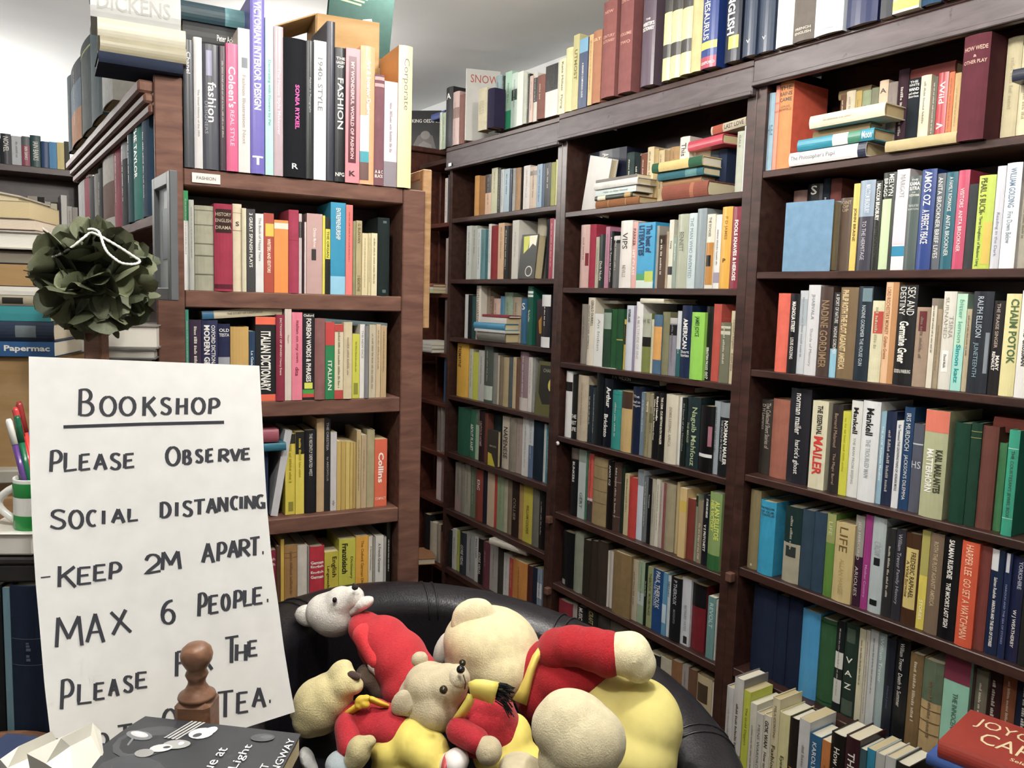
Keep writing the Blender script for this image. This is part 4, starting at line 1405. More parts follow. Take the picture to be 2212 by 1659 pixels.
# ------------------------------------------------------------------ books on the reddish bookcase
GL = 'books on the reddish bookcase'
row(FL, ZL[0] + .001, 'top of the reddish bookcase', GL, '''
398 86 3c3e44 j | Chanel@.06-.3#d0d0d4!w.4
420 81 c4c2c0 j | The Visual History of the 20th@.35-.8#7a7a7c!w.3
439 97 42444e j b=.05-.25-8a88a8-.2-.55 | fashion@.3-.62!w.5,x.55 | DESIGNERS@.45-.72#8a8c94!w.2,x.2
475 100 3a2a34 j
489 95 d0507e j | Coleen's@.18-.5#fbeaf2!w.6 | REAL STYLE@.52-.8#f2c0d4!w.34,T
515 62 d6ccc8 p b=.2-.27-7a8088-.3-.8 | Fashion Illustration Next@.32-.8#a09894!w.3
541 -12 6a60b4 j e=572 d=.18 | VICTORIAN INTERIOR DESIGN@.04-.64!w.5,B | T@.9-.95!h,B
573 38 a8d8cc p | Decorating with Flowers by Pat@.05-.9#5a9a8a!w.4
591 58 b8a0a8 j | The House Style Makeover@.1-.9#e0d0d4!w.4
612 84 101218 h d=.18 | SONIA RYKIEL@.33-.65#d0489a!w.2,x.6,B | R@.9-.94!h
660 89 1e2224 j | Fashion in Photographs@.08-.7#9a9ea0!w.3
677 89 dcdcdc p | 1940s STYLE@.12-.5#6a6a6c!w.4
704 47 2a2c3a j n e=722 d=.18
722 104 16181c j | THE@.07-.09!h | GALLERY@.1-.12!h | OF@.13-.15!h | FASHION@.19-.64!w.56 | NPG@.93-.96!h
745 105 e07e88 p b=.06-.85-5a1a2a-.2-.75 | MY WONDERFUL WORLD OF FASHION@.1-.82#f0b0b0!w.24,x.47,B | K@.91-.95#2a1014!h,B
776 101 e8a070 j b=.5-.76-f0e6da-0-.6 b=.76-.84-2a9aa8-0-.6 b=.84-.97-6a4a44-0-.6 | Art & Interior Design@.1-.5#fff0e0!w.36,B
807 162 7a5058 h b=.02-.05-c0a0a0 b=.08-.11-c0a0a0 | A & C@.86-.89!h | BLACK@.9-.93!h
828 177 d0c4cc p b=.76-1-8a8088
857 100 b9803e j b=0-1-ece09a e=887 d=.18 | Corporate@.08-.46#66645c!w.5,T
''', 887, inset=.0, depth=.165)
row(FL, ZL[1], 'second shelf of the reddish bookcase', GL, '''
397 412 e0e0dc p b=0-.3-0c8a4a
409 432 a8aaa0 j
421 445 9c9a84 h n b=.05-.06-6a6a58 b=.22-.23-6a6a58 b=.44-.45-6a6a58 b=.58-.59-6a6a58 b=.8-.81-6a6a58
463 441 9c2a44 h b=.06-.33-3a2420-.08-.95 b=.92-.97-5a1c2a n | HISTORY@.1-.14#b0a08c!h | ENGLISH@.17-.21#b0a08c!h | DRAMA@.25-.29#b0a08c!h
503 441 d8c8a8 h b=.1-.105-8a7a5c b=.3-.305-8a7a5c | S@.2-.25!h
523 450 d0c8a8 h n
533 452 3c3c3c p | 3 GREAT SPANISH PLAYS@.05-.7!w.4
552 462 dcdcda p | The Book of Happy Years@.05-.6#7a7a7a!w.4
570 461 b0402c p b=.13-.29-e0c030-.15-1 | WRITERS AND EDITORS@.32-.75#f0d8c0!w.34,B
592 476 f08a28 p b=.04-.12-f4dcc8 n
623 454 a43450 h n b=.36-.365-7a2438
645 462 c8b8b4 p b=.1-.3-3a3634
652 463 32222a h n
657 480 dcc4c0 p n
662 462 c09a94 p b=.44-.58-3a3032-.3-.6 | Christian Marlowe@.18-.42#f0e0da!w.2,x.5
696 466 d8d018 p n
702 470 1a1a10 p b=.15-.54-d8d020 | THE ORGAN@.18-.52#3a3a10!w.5
713 438 1490b8 p b=.8-1-8cc8e4 | ENTREPRENEURSHIP@.06-.4!w.3
746 443 f07068 p
761 478 8a8a60 h n
768 477 b0a070 p | G BUNYAN@.04-.3#5a5030!w.5 | I GOETHE@.74-.95#5a5030!w.5
781 504 d8c898 p
794 504 cfbf90 p
801 504 dccfa4 p
814 471 182424 h n b=.04-.07-5a6a68-.4-.7 b=.92-.96-5a6a68-.4-.7
''', 840, inset=.008, depth=.15)
row(FL, ZL[2], 'third shelf of the reddish bookcase', GL, '''
402 669 2a8a70 p
410 691 3a2c40 h
437 692 252a50 j | OXFORD DICTIONARY OF@.06-.7!w.26,x.7 | MODERN GREEK@.06-.7!w.36,x.3,B
472 700 262a4c h b=.42-1-9a9ca4 | OLD@.06-.1!h | TESTA@.12-.16!h
498 706 c8a050 j n
538 716 1a3a58 p | La Gaia VET@.1-.8#d8e4ea!w.4
552 685 15181c p b=0-.09-f0623c b=.92-1-f0623c | ITALIAN DICTIONARY@.17-.88!w.5,B
596 680 8c2840 h | DICTIONARY OF SPANISH Henry Evans@.04-.7#e0c8c0!w.3
615 668 d8c4b8 p | Theatre@.25-.4#8a6a5c!w.2
630 675 e87890 p | italian on my own@.08-.58#7a2038!w.36 | dita@.62-.72#7a2038!w.36
653 677 1e1a20 p b=.88-.93-3a9a3a b=.93-.97-d03a34 b=.8-.87-d8dc3c-.15-.85 | Oxford@.01-.04!h | FOREIGN WORDS & PHRASES@.06-.79!w.42,B
679 688 8a5a58 h n
702 696 0f8048 p b=0-.3-c83838 | ITALIAN@.5-.88!w.44
722 701 d8cca8 p b=0-.1-c03a34 b=.88-1-c04038
741 696 d0c09a h
760 722 c8c818 p b=.76-.94-8a8a20-.2-.8
776 701 e0dcd8 p | THE NEW DICE@.04-.5#8a8a8a!w.4
787 704 7a7a7a h n
796 702 c0b498 p
811 701 c8b088 p
821 704 b89c70 p
''', 834, inset=.004, depth=.15)
row(FL, ZL[3], 'fourth shelf of the reddish bookcase', GL, '''
520 950 2a3450 h
548 955 22304e h n e=580
584 930 c4c4c8 p e=600 l=9.5 n
616 938 d8c41c p b=0-.12-2a2a22 b=.84-.96-8a8420-.3-.8
638 933 e0cc30 p b=0-.27-1c1c1c
657 929 14141a j | THE RECENTLY DEFEATED WEST@.04-.55!w.26,T
683 904 c8a878 j e=700 d=.18 n
700 905 1e1e22 p | THE ORESTEIA@.04-.34#b8b8b8!w.4,T | by AESCHYLUS@.4-.68#b8b8b8!w.4,T
713 934 c8c4c4 p | alp@.84-.96#6a6a6c!w.5
727 953 c8a850 p n
736 954 bfa048 p n
746 954 d0b458 p n
755 955 c4a650 p n
762 956 b89a4c p n
769 930 c0a874 p
779 940 b8a078 p
791 929 a89c74 h n
808 949 e06038 p e=835 | Collins@.1-.74#f6ede4!w.44,B | COMPACT@.86-.9#f4d0c0!h
''', 835, inset=.036, depth=.14)
row(FL, ZL[4], 'lowest shelf of the reddish bookcase', GL, '''
540 1180 4a2a34 h n
562 1190 8c2038 p | Spanish@.1-.15!h | English@.17-.22!h
597 1180 5a3c28 h n
606 1165 d8b030 p n
614 1177 a87c44 h b=.1-.105-5a4024 b=.16-.165-5a4024
642 1177 d0c8bc h n
663 1180 8a8680 p n
668 1180 c02438 h | German@.2-.245!h,B | English@.26-.305!h,B | English@.34-.385!h,B | German@.4-.445!h,B
700 1192 c8b818 p | Langenscheidt@.1-.8#3a3410!w.24,x.25 | English@.08-.4#3a3410!w.4,x.65
731 1164 c8c428 p | Französisch@.06-.46#2a2a10!w.34,x.35,B | Dictionary@.08-.7#5a5a18!w.2,x.75
767 1158 e8a818 p | The Oxford German Dictionary@.06-.8#8a5c10!w.3
794 1158 e0d8c4 p | A German Dictionary@.1-.5#7a7064!w.4
804 1160 9a968c h n
809 1158 d8d4cc p | A French Grammar@.1-.5#6a6a64!w.34
827 1160 a4a098 h n
833 1129 20201c j
''', 842, inset=.03, depth=.15)
lay(FL, 437, 610, ZL[2] + .243, .024, .02, 'd0c4a4', 'j', 'cream book with a blue end lying across navy and tan spines, reddish bookcase third shelf', group=GL, depth=.15, tilt=-4.5, bands=((0, .14, '2f6c94'),), titles='THE STORY OF CALIFORNIA@.3-.75#6a6250!w.24')
lay(FL, 685, 836, ZL[2] + .222, .016, .03, '5a6c70', 'h', 'grey-green book lying across green and yellow spines, reddish bookcase third shelf', group=GL, depth=.14, tilt=3.5)
lay(FL, 500, 618, ZL[3] + .205, .024, .01, '1f6c80', 'j', 'teal book lying across dark spines, reddish bookcase fourth shelf', group=GL, depth=.14)
lay(FL, 496, 602, ZL[3] + .232, .038, .01, '9a4a58', 'j', 'dark pink book lying above teal one, reddish bookcase fourth shelf', group=GL, depth=.14)

# things behind the top row
hz_ = FL.z_at(36, .70, .20) - .332
o = empty('cardboard_box', FL.mat(.55, .20, .332) @ Matrix.Rotation(math.radians(-6), 4, 'Z'))
tag(o, 'open brown cardboard box standing behind the tall books on the reddish bookcase', 'box')
part_box(o, 'front_wall', (.11, .30, 0, .004, 0, hz_), 'card', 0)
part_box(o, 'side_wall', (.106, .11, 0.004, .2, 0, hz_), 'card', 0)
part_box(o, 'side_wall', (.30, .304, 0.0, .2, 0, hz_), 'card', 0)
part_box(o, 'back_wall', (.11, .30, .196, .2, 0, hz_), 'card', 0)
fl = link('flap', mesh(*box_data(-.13, 0, 0, .19, 0, .004)), 'card', o); fl.matrix_local = Matrix.Translation((.106, .004, hz_ - .004)) @ Matrix.Rotation(math.radians(-24), 4, 'Y')
zg_ = FL.z_at(118, .80, .42)
o = facing(FL.mat(.745, .42, zg_) @ Matrix.Rotation(math.radians(5), 4, 'Y'), .225, .02, .30, '1d3a34', 'h', 'dark green cover with small figures tilted above the cardboard box', GL)
for k in range(5):
    cover_patch(o, .02, [(.03, .23 - k * .012), (.03, .236 - k * .012), (.15 - .01 * k, .236 - k * .012), (.15 - .01 * k, .23 - k * .012)], '5f7f4a')
cover_patch(o, .02, [(.12, .05), (.10, .09), (.12, .14), (.15, .15), (.17, .1), (.165, .05)], '8a7a78')
for k, (s0, z0, t, c, lab, kd) in enumerate(((.05, .567, .028, '20283c', 'navy book at the bottom of the wrapped pile on bookcase corner', 'h'),
                                            (.055, .595, .040, '9c9478', 'beige clear-wrapped book in the pile on bookcase corner', 'j'),
                                            (.05, .635, .046, 'c9c3ae', 'cream clear-wrapped book in the pile on bookcase corner', 'j'),
                                            (.035, .681, .08, 'b9bab6', 'thick white clear-wrapped book near top of the corner pile', 'j'),
                                            (.03, .761, .035, '1c2c34', 'dark teal book on top of the corner pile near the ceiling', 'j'))):
    lying(FL, 0, 0, z0 + .0006, t - .001, -.03 + .006 * k, c, kd, lab, group=GL, depth=.17, s=(s0, s0 + .20 + .004 * k), yaw=2 - k, titles='DICKENS#a3a29c@.2-.8!w.5' if k == 3 else '')
lying(FL, 0, 0, .475, .19, .10, '2a2a2a', 'h', 'black cloth binder volume under the black book behind fashion titles', group=GL, depth=.17, s=(.262, .47))
lying(FL, 0, 0, .666, .075, .09, '16181a', 'j', 'black book with white lettering lying behind fashion titles on bookcase top', group=GL, depth=.17, s=(.262, .475), titles='Peter Ackroyd@.42-.72!w.3')
lying(FL, 0, 0, .742, .05, .085, '1f3a44', 'j', 'teal and black book lying uppermost behind fashion titles', group=GL, depth=.17, s=(.255, .47), bands=((.55, .95, '5a9098'),))

# ------------------------------------------------------------------ side wing and far bookcase
GW = 'books on the side wing'
row(FW, .549, 'top of the side wing', GW, '''
150 168 5a7078 h n
157 142 2a3440 h b=.25-.6-6a8498 b=.6-1-d88a48
178 95 28403c h n b=.1-.12-c9cc70
199 44 35545c h n
222 20 dcdcd8 h n
''', 244, inset=-.05, depth=.14)
row(FW, .2005, 'upper shelf of the side wing', GW, '''
172 392 d8d4d2 h b=0-1-b8304c-.7-1
196 384 1c1a1a h n
207 378 a8a49c h
216 366 24221f h
225 312 e0d8cc h b=.45-.85-7a4c38 | JO@.1-.2!h
249 290 b8485c h
265 285 2a3034 h b=0-.3-d0d4d6
''', 279, inset=.012, depth=.13)
row(FW, .2005, 'upper shelf of the side wing, near end', GW, '''
279 262 2f6068 h d=.042
291 250 22968a h d=.042 | THE TAYLOR@.1-.6!w.5
310 240 34506a h d=.042
''', 325, inset=.002, depth=.042, jit=.001)
GF = 'books on the distant bookcase'
row(FB, .5455, 'top of the distant bookcase', GF, '''
-25 296 3a4a44 h n
2 289 23242c j | NOVEL@.1-.6!w.5
26 294 c4c8cc p
48 295 a04458 j b=0-.3-5a6268 | IAIN BANKS@.35-.8!w.4
66 293 1f4a4a j | IAIN BANKS@.2-.8!w.5
90 306 24467a j n
107 307 2f8cc4 p n
124 308 dcc878 p n
140 306 5a5a54 h n
''', 152, inset=.01, depth=.14)
row(FB, .2005, 'second shelf of the distant bookcase', GF, '''
20 425 8a8478 h n
40 428 6a6258 h n
62 424 a89c8a p n
84 426 3a3634 h n
99 436 b0a890 p n
112 440 cabf9c p n
126 438 4a4248 h n
134 422 d8d4cc p n
147 446 c4c0b8 p
158 448 a8a096 p n
''', 170, inset=.01, depth=.14)
# ------------------------------------------------------------------ hangings and small fittings
fs_, fz_ = FW.at(350, 648, -.03)
fr_ = empty('framed_picture', FW.mat(fs_, -.03, fz_))
tag(fr_, 'grey-framed picture hanging on the side of the reddish bookcase, seen edge on', 'picture')
sA = FW.at(331, 500, -.03)[0] - fs_; sB = FW.at(369, 500, -.03)[0] - fs_
zA, zB = 0.0, FW.at(350, 376, -.03)[1] - fz_
for b in ((sA, sA + .03, zA, zB), (sB - .03, sB, zA, zB), (sA + .03, sB - .03, zA, zA + .03), (sA + .03, sB - .03, zB - .03, zB)):
    part_box(fr_, 'frame_bar', (b[0], b[1], -.002, .016, b[2], b[3]), 'plain', .002, '55585a')
part_box(fr_, 'mount', (sA + .03, sB - .03, .010, .014, zA + .03, zB - .03), 'plain', 0, 'a8b0b4')
ph = part_box(fr_, 'photograph', (sA + .07, sB - .07, .008, .0098, zA + .10, zB - .08), 'plain', 0, '6a747c')

f2 = empty('framed_picture', FL.mat(.955, .03, -.10))
tag(f2, 'pale wooden picture frame hung on the far flank of the reddish bookcase, seen edge on', 'picture')
for b in ((.0, .03, 0, .03, 0, .50), (.0, .03, .27, .30, 0, .50), (.0, .03, .03, .27, 0, .03), (.0, .03, .03, .27, .47, .50)):
    part_box(f2, 'frame_bar', b, 'tanwood', .003)
part_box(f2, 'backing', (.004, .012, .03, .27, .03, .47), 'plain', 0, '8a8478')

hk = empty('coat_hook', FR.mat(FR.at(1211, 957)[0], -.009, FR.at(1211, 957)[1]))
tag(hk, 'small white round hook screwed to the upright between two dark bookcases', 'hook')
k_ = link('hook_knob', lathe([(.002, 0), (.007, .001), (.0085, .005), (.0065, .009), (.002, .010)], 14), 'glossy', hk, 'e6e4e0'); k_.rotation_euler = (math.pi / 2, 0, 0)
sc_ = link('hook_screw', lathe([(.0022, 0), (.0022, .002)], 8), 'glossy', hk, '6a6a6a'); sc_.rotation_euler = (math.pi / 2, 0, 0); sc_.location = (0, -.010, 0)
st = part_box(case1, 'price_sticker', (.012, .038, -.0372, -.0358, EZ + .592, EZ + .606), 'plain', 0, 'e4e6ea')

# ceiling lamps that light the shop, with added unseen fill lamps among them
for i, (p_, e_) in enumerate(LAMPS):
    o = empty('ceiling_and_fill_lamp', Matrix.Translation(p_))
    tag(o, ['round white ceiling lamp above the near dark bookcase', 'round white ceiling lamp above the gap between brown and dark bookcases', 'added unseen lamp behind the tall fashion books, brightening the ceiling', 'added front fill lamp hung above the viewer', 'added lamp out of view near the end wall, whitening wall and ceiling'][i], 'lamp', 'ceiling lamps')
    link('lamp_holder', lathe([(.018, .045), (.02, .05), (.02, .085), (.006, .09)], 16), 'plain', o, 'e8e8e4')
    link('lamp_cable', lathe([(.003, .09), (.003, CEIL + EZ - p_.z - .012)], 8), 'plain', o, 'd8d8d4')
    link('ceiling_rose', lathe([(.045, CEIL + EZ - p_.z - .018), (.05, CEIL + EZ - p_.z - .012), (.05, CEIL + EZ - p_.z - .0005)], 20), 'plain', o, 'e8e8e4')

# ------------------------------------------------------------------ black leather tub chair
TC = Vector((-.047, 1.33, 0))
ch = empty('tub_chair', Matrix.Translation(TC) @ Matrix.Rotation(math.radians(0), 4, 'Z'))
tag(ch, 'black leather tub chair holding the heap of soft toys', 'chair')


def tub():
    v, f = [], []
    N, K = 48, 14
    for i in range(N + 1):
        th = math.radians(-62 + 304 * i / N)          # measured from +x, back at +y
        top = .866 - .08 * math.cos(th) + .036 * math.sin(th)
        ro, ri = .472, .348
        prof = []
        for k in range(K + 1):                        # rolled top
            a = math.pi * k / K
            rm, rr = (ro + ri) / 2, (ro - ri) / 2
            prof.append((rm + rr * math.cos(a), top - rr * .75 + rr * .75 * math.sin(a)))
        prof = [(ro - .03, .14), (ro - .005, .40)] + prof + [(ri + .005, .48), (ri + .02, .30), (ri + .04, .14)]
        for r, z in prof:
            v.append((r * math.cos(th), r * math.sin(th), z))
    n = K + 6
    for i in range(N):
        for k in range(n - 1):
            f.append((i * n + k, i * n + k + 1, (i + 1) * n + k + 1, (i + 1) * n + k))
        f.append((i * n + n - 1, i * n, (i + 1) * n, (i + 1) * n + n - 1))
    f.append(tuple(range(n))); f.append(tuple(N * n + k for k in range(n - 1, -1, -1)))
    return mesh(v, f, True)


link('backrest', tub(), 'leather', ch)
sv = [(.335 * min(1, 1), 0, 0)]
prof = [(.001, .47), (.20, .478), (.29, .47), (.325, .44), (.33, .38), (.31, .33), (.001, .32)]
link('seat_cushion', lathe(prof, 36), 'leather', ch)
link('base', lathe([(.36, .06), (.40, .08), (.41, .14), (.001, .15)], 36), 'leather', ch)
for dg_ in (106, 109, 66, 63, 10, 7, 150, 153):
    th = math.radians(dg_); rm, rr = .41, .0625
    top = .866 - .08 * math.cos(th) + .036 * math.sin(th)
    pts = []
    for k in range(15):
        a = math.pi * (-.15 + 1.3 * k / 14)
        r = rm + rr * math.cos(a); z = top - .0465 + .0475 * math.sin(a)
        pts.append((r * math.cos(th), r * math.sin(th), z))
    link('seam_stitch', tube(pts, .0022, 6), 'leather', ch)
for a in (45, 135, 225, 315):
    lg = link('foot', lathe([(.02, 0), (.025, .05), (.03, .07)], 12), 'glossy', ch, '1a1614')
    lg.location = (.3 * math.cos(math.radians(a)), .3 * math.sin(math.radians(a)), 0)


# ------------------------------------------------------------------ soft toys
TMP = bpy.data.scenes.new('tmp')


def temp_depsgraph():
    TMP.view_layers[0].update()
    return TMP.view_layers[0].depsgraph


def blob(parent, name, parts, mat, color, voxel=.0065, smooth=6):
    """One soft continuous surface grown around a few stuffed volumes: (px, py, ahead, rx, ry in photo pixels, thickness m, turn)."""
    bm = bmesh.new()
    for (px, py, dist, rx, ry, rz, rot) in parts:
        sc = dist / F_PX
        c = P(px, py, dist) - parent.location
        R_ = math.radians(rot)
        ax = _r * math.cos(R_) - _u * math.sin(R_)
        ay = _r * math.sin(R_) + _u * math.cos(R_)
        mt = Matrix.Identity(4)
        for i in range(3):
            mt[i][0] = ax[i] * rx * sc; mt[i][1] = ay[i] * ry * sc; mt[i][2] = _f[i] * rz; mt[i][3] = c[i]
        bmesh.ops.create_icosphere(bm, subdivisions=3, radius=1.0, matrix=mt)
    me = bpy.data.meshes.new('mesh'); bm.to_mesh(me); bm.free()
    o = bpy.data.objects.new('tmp', me); TMP.collection.objects.link(o)
    r = o.modifiers.new('r', 'REMESH'); r.mode = 'VOXEL'; r.voxel_size = voxel
    s = o.modifiers.new('s', 'SMOOTH'); s.iterations = smooth; s.factor = .5
    dg = temp_depsgraph()
    m2 = bpy.data.meshes.new_from_object(o.evaluated_get(dg))
    bpy.data.objects.remove(o); bpy.data.meshes.remove(me)
    m2.polygons.foreach_set('use_smooth', [True] * len(m2.polygons)); m2.materials.clear()
    return link(name, m2, mat, parent, color)


def limb(p0, p1, n=4):
    """Volumes in a line between two volumes."""
    return [tuple(a + (b - a) * i / n for a, b in zip(p0, p1)) for i in range(n + 1)]


def strip(parent, name, pts, wpx, color, th=.007, mat='plain'):
    """Band of cloth along (px, py, ahead) points, wpx wide in photo pixels (number or list)."""
    n = len(pts); v, f = [], []
    for i, (x, y, d) in enumerate(pts):
        a = pts[max(i - 1, 0)]; b = pts[min(i + 1, n - 1)]
        dx, dy = b[0] - a[0], b[1] - a[1]; L = math.hypot(dx, dy) or 1
        w = wpx[i] if isinstance(wpx, (list, tuple)) else wpx
        nx, ny = -dy / L * w / 2, dx / L * w / 2
        for s_, dd in ((-1, .004), (-.5, -.002), (0, -.004), (.5, -.001), (1, .004)):
            v.append(P(x + nx * s_, y + ny * s_, d + dd) - parent.location)
        for s_ in (1, 0, -1):
            v.append(P(x + nx * s_, y + ny * s_, d + th) - parent.location)
    for i in range(n - 1):
        for k in range(8):
            l = (k + 1) % 8
            f.append((i * 8 + k, i * 8 + l, i * 8 + 8 + l, i * 8 + 8 + k))
    f += [tuple(range(7, -1, -1)), tuple((n - 1) * 8 + k for k in range(8))]
    o = link(name, mesh(v, f, True), mat, parent, color)
    return o


def toy(label, px, py, dist):
    o = empty('teddy_bear', Matrix.Translation(P(px, py, dist)))
    return tag(o, label, 'soft toy', 'soft toys heaped on the tub chair')


CREAM, WHITE_, BEIGE, BUFF = 'e2d6aa', 'dcd8d0', 'c2b596', 'd2c593'
RED, YEL = 'c2202c', 'dccb6a'
# knitted white bear lying along the chair back
A = toy('knitted white bear in red jumper lying back along the chair rim', 850, 1470, 1.46)
blob(A, 'head', [(722, 1326, 1.510, 54, 50, .045, 0), (700, 1322, 1.510, 40, 40, .04, 0), (761, 1290, 1.490, 27, 25, .024, 0), (738, 1300, 1.500, 36, 34, .034, 0)], 'knit', WHITE_, .005)
blob(A, 'jaw', [(786, 1303, 1.480, 26, 14, .016, -25), (770, 1314, 1.490, 24, 14, .018, -30)], 'knit', WHITE_, .005)
blob(A, 'ear', [(667, 1330, 1.510, 32, 25, .018, 12), (690, 1338, 1.510, 24, 18, .016, 20)], 'knit', WHITE_, .005)
blob(A, 'nose', [(767, 1269, 1.465, 8, 6, .006, -10), (764, 1264, 1.466, 4, 5, .004, 0)], 'knit', '1c1a1a', .0022, 2)
blob(A, 'eye', [(723, 1296, 1.465, 5.5, 6.5, .006, 0)], 'glossy', '17161a', .0022, 2)
blob(A, 'jumper', [(790, 1358, 1.480, 40, 34, .05, 35), (830, 1390, 1.460, 62, 56, .065, 45), (862, 1425, 1.440, 66, 62, .07, 50), (888, 1462, 1.420, 60, 60, .065, 50), (870, 1480, 1.410, 46, 50, .06, 40)], 'knit', 'b42a32', .006)
blob(A, 'sleeve', limb((787, 1372, 1.440, 26, 26, .03, 0), (812, 1424, 1.410, 20, 24, .024, 0), 4), 'knit', 'd2363c', .005)
blob(A, 'paw', [(807, 1436, 1.405, 14, 19, .016, -18), (818, 1455, 1.400, 9, 16, .012, -18)], 'knit', WHITE_, .004)
# buff bear, back of the heap on the notice side
Bq = toy('buff bear in red jumper and yellow trousers with snout raised, beside the notice', 800, 1640, 1.28)
blob(Bq, 'head', [(690, 1525, 1.30, 58, 62, .045, 0), (712, 1505, 1.30, 52, 52, .042, 0), (672, 1550, 1.3, 40, 40, .04, 0), (742, 1478, 1.29, 30, 36, .028, 35), (735, 1450, 1.30, 30, 22, .024, -35), (768, 1482, 1.29, 18, 17, .02, 0)], 'plush', BUFF, .0045)
blob(Bq, 'mouth', [(760, 1458, 1.285, 17, 8, .012, 20), (772, 1462, 1.285, 10, 7, .01, 0)], 'plush', '3c2a22', .003)
blob(Bq, 'ear', [(642, 1528, 1.31, 14, 30, .012, 20), (640, 1548, 1.31, 10, 14, .01, 0)], 'plush', 'c9c08e', .004)
blob(Bq, 'jumper', [(760, 1560, 1.29, 36, 44, .04, 0), (800, 1562, 1.28, 56, 50, .05, 0), (850, 1570, 1.27, 50, 46, .05, 0), (880, 1560, 1.27, 26, 24, .04, 0)], 'knit', 'a8242e', .005)
blob(Bq, 'sleeve', limb((748, 1570, 1.25, 26, 30, .026, 0), (756, 1612, 1.22, 28, 30, .026, 0), 4), 'knit', 'a8242e', .005)
blob(Bq, 'paw', [(775, 1622, 1.20, 28, 32, .024, 0), (797, 1602, 1.2, 16, 14, .014, 0), (768, 1640, 1.2, 26, 22, .022, 0)], 'plush', 'b9ad80', .004)
strip(Bq, 'neckerchief', [(742, 1548, 1.262), (756, 1538, 1.254), (770, 1528, 1.250), (784, 1520, 1.250)], [14, 16, 16, 14], 'd8b43c')
strip(Bq, 'neckerchief_end', [(786, 1508, 1.250), (804, 1512, 1.252), (822, 1520, 1.256), (840, 1526, 1.262)], [14, 16, 14, 10], 'd8b43c')
blob(Bq, 'neckerchief_knot', [(778, 1512, 1.246, 13, 9, .008, -35), (788, 1520, 1.244, 12, 9, .008, 30), (776, 1524, 1.244, 11, 8, .007, 10), (790, 1508, 1.246, 10, 7, .007, -10)], 'plain', 'd8b43c', .0018, 2)
blob(Bq, 'trousers', [(850, 1612, 1.26, 50, 46, .055, 0), (890, 1600, 1.25, 50, 52, .05, 0), (925, 1625, 1.23, 46, 44, .045, 0), (948, 1650, 1.22, 34, 34, .04, 0), (860, 1660, 1.25, 60, 40, .05, 0)], 'cotton', YEL, .0055)
blob(Bq, 'shoe', [(985, 1645, 1.19, 30, 26, .028, -20), (965, 1652, 1.2, 18, 24, .026, 0)], 'plain', 'e4dcd8', .004)
blob(Bq, 'shoe_upper', [(962, 1650, 1.19, 9, 22, .03, 10)], 'plain', 'b84a50', .004)
# beige bear with dark eyes in the middle
Cq = toy('beige bear with shiny eyes facing up, in the middle of the heap', 1000, 1640, 1.26)
blob(Cq, 'head', [(915, 1512, 1.30, 58, 60, .06, 0), (938, 1520, 1.29, 62, 60, .06, 0), (962, 1478, 1.28, 44, 42, .045, 0), (985, 1470, 1.27, 32, 34, .034, 0), (925, 1478, 1.29, 52, 46, .05, 0), (985, 1490, 1.275, 26, 28, .03, 0)], 'plush', BEIGE, .0048)
blob(Cq, 'muzzle', [(990, 1464, 1.258, 24, 26, .024, 0)], 'plush', 'cfc3a6', .004)
blob(Cq, 'ear', [(866, 1518, 1.25, 21, 31, .012, 25), (880, 1528, 1.25, 15, 22, .012, 30)], 'plush', 'bdb094', .004)
blob(Cq, 'ear', [(906, 1424, 1.31, 20, 17, .014, -20), (912, 1434, 1.31, 14, 14, .012, 0)], 'plush', 'bdb094', .004)
blob(Cq, 'nose', [(995, 1446, 1.232, 10, 9, .008, -10)], 'glossy', '151416', .0022, 2)
blob(Cq, 'eye', [(958, 1490, 1.218, 9.5, 9.5, .008, 0)], 'glossy', '2a2414', .002, 2)
blob(Cq, 'eye', [(999, 1432, 1.25, 8, 7.5, .008, 0)], 'glossy', '2a2414', .002, 2)
blob(Cq, 'jumper', [(1030, 1560, 1.27, 56, 50, .055, 0), (1066, 1550, 1.28, 50, 56, .055, 0), (1040, 1590, 1.26, 62, 40, .05, 0), (1090, 1580, 1.28, 40, 50, .05, 0)], 'knit', 'a01c27', .005)
blob(Cq, 'sleeve', limb((990, 1578, 1.22, 28, 28, .026, 0), (1030, 1600, 1.19, 28, 26, .026, 0), 4), 'knit', 'a01c27', .005)
blob(Cq, 'paw', [(1056, 1622, 1.175, 30, 30, .026, 0), (1040, 1606, 1.18, 14, 18, .016, 0)], 'plush', 'b8ab8c', .004)
blob(Cq, 'trousers', [(1080, 1630, 1.26, 60, 50, .05, 0), (1110, 1590, 1.28, 40, 44, .05, 0), (1130, 1650, 1.25, 50, 40, .05, 0)], 'cotton', YEL, .0055)
sv = [(1017, 1470), (1045, 1468), (1066, 1476), (1070, 1505), (1058, 1520), (1028, 1506), (1014, 1500)]


def flat_cloth(parent, name, pts, dist, color, mat='plain', th=.008):
    c = [P(x, y, dist if not isinstance(dist, list) else dist[i]) - parent.location for i, (x, y) in enumerate(pts)]
    b = [p + _f * th for p in c]
    n = len(pts)
    me = mesh(c + b, [tuple(range(n)), tuple(range(2 * n - 1, n - 1, -1))] + [(i, (i + 1) % n, n + (i + 1) % n, n + i) for i in range(n)])
    return link(name, me, mat, parent, color)




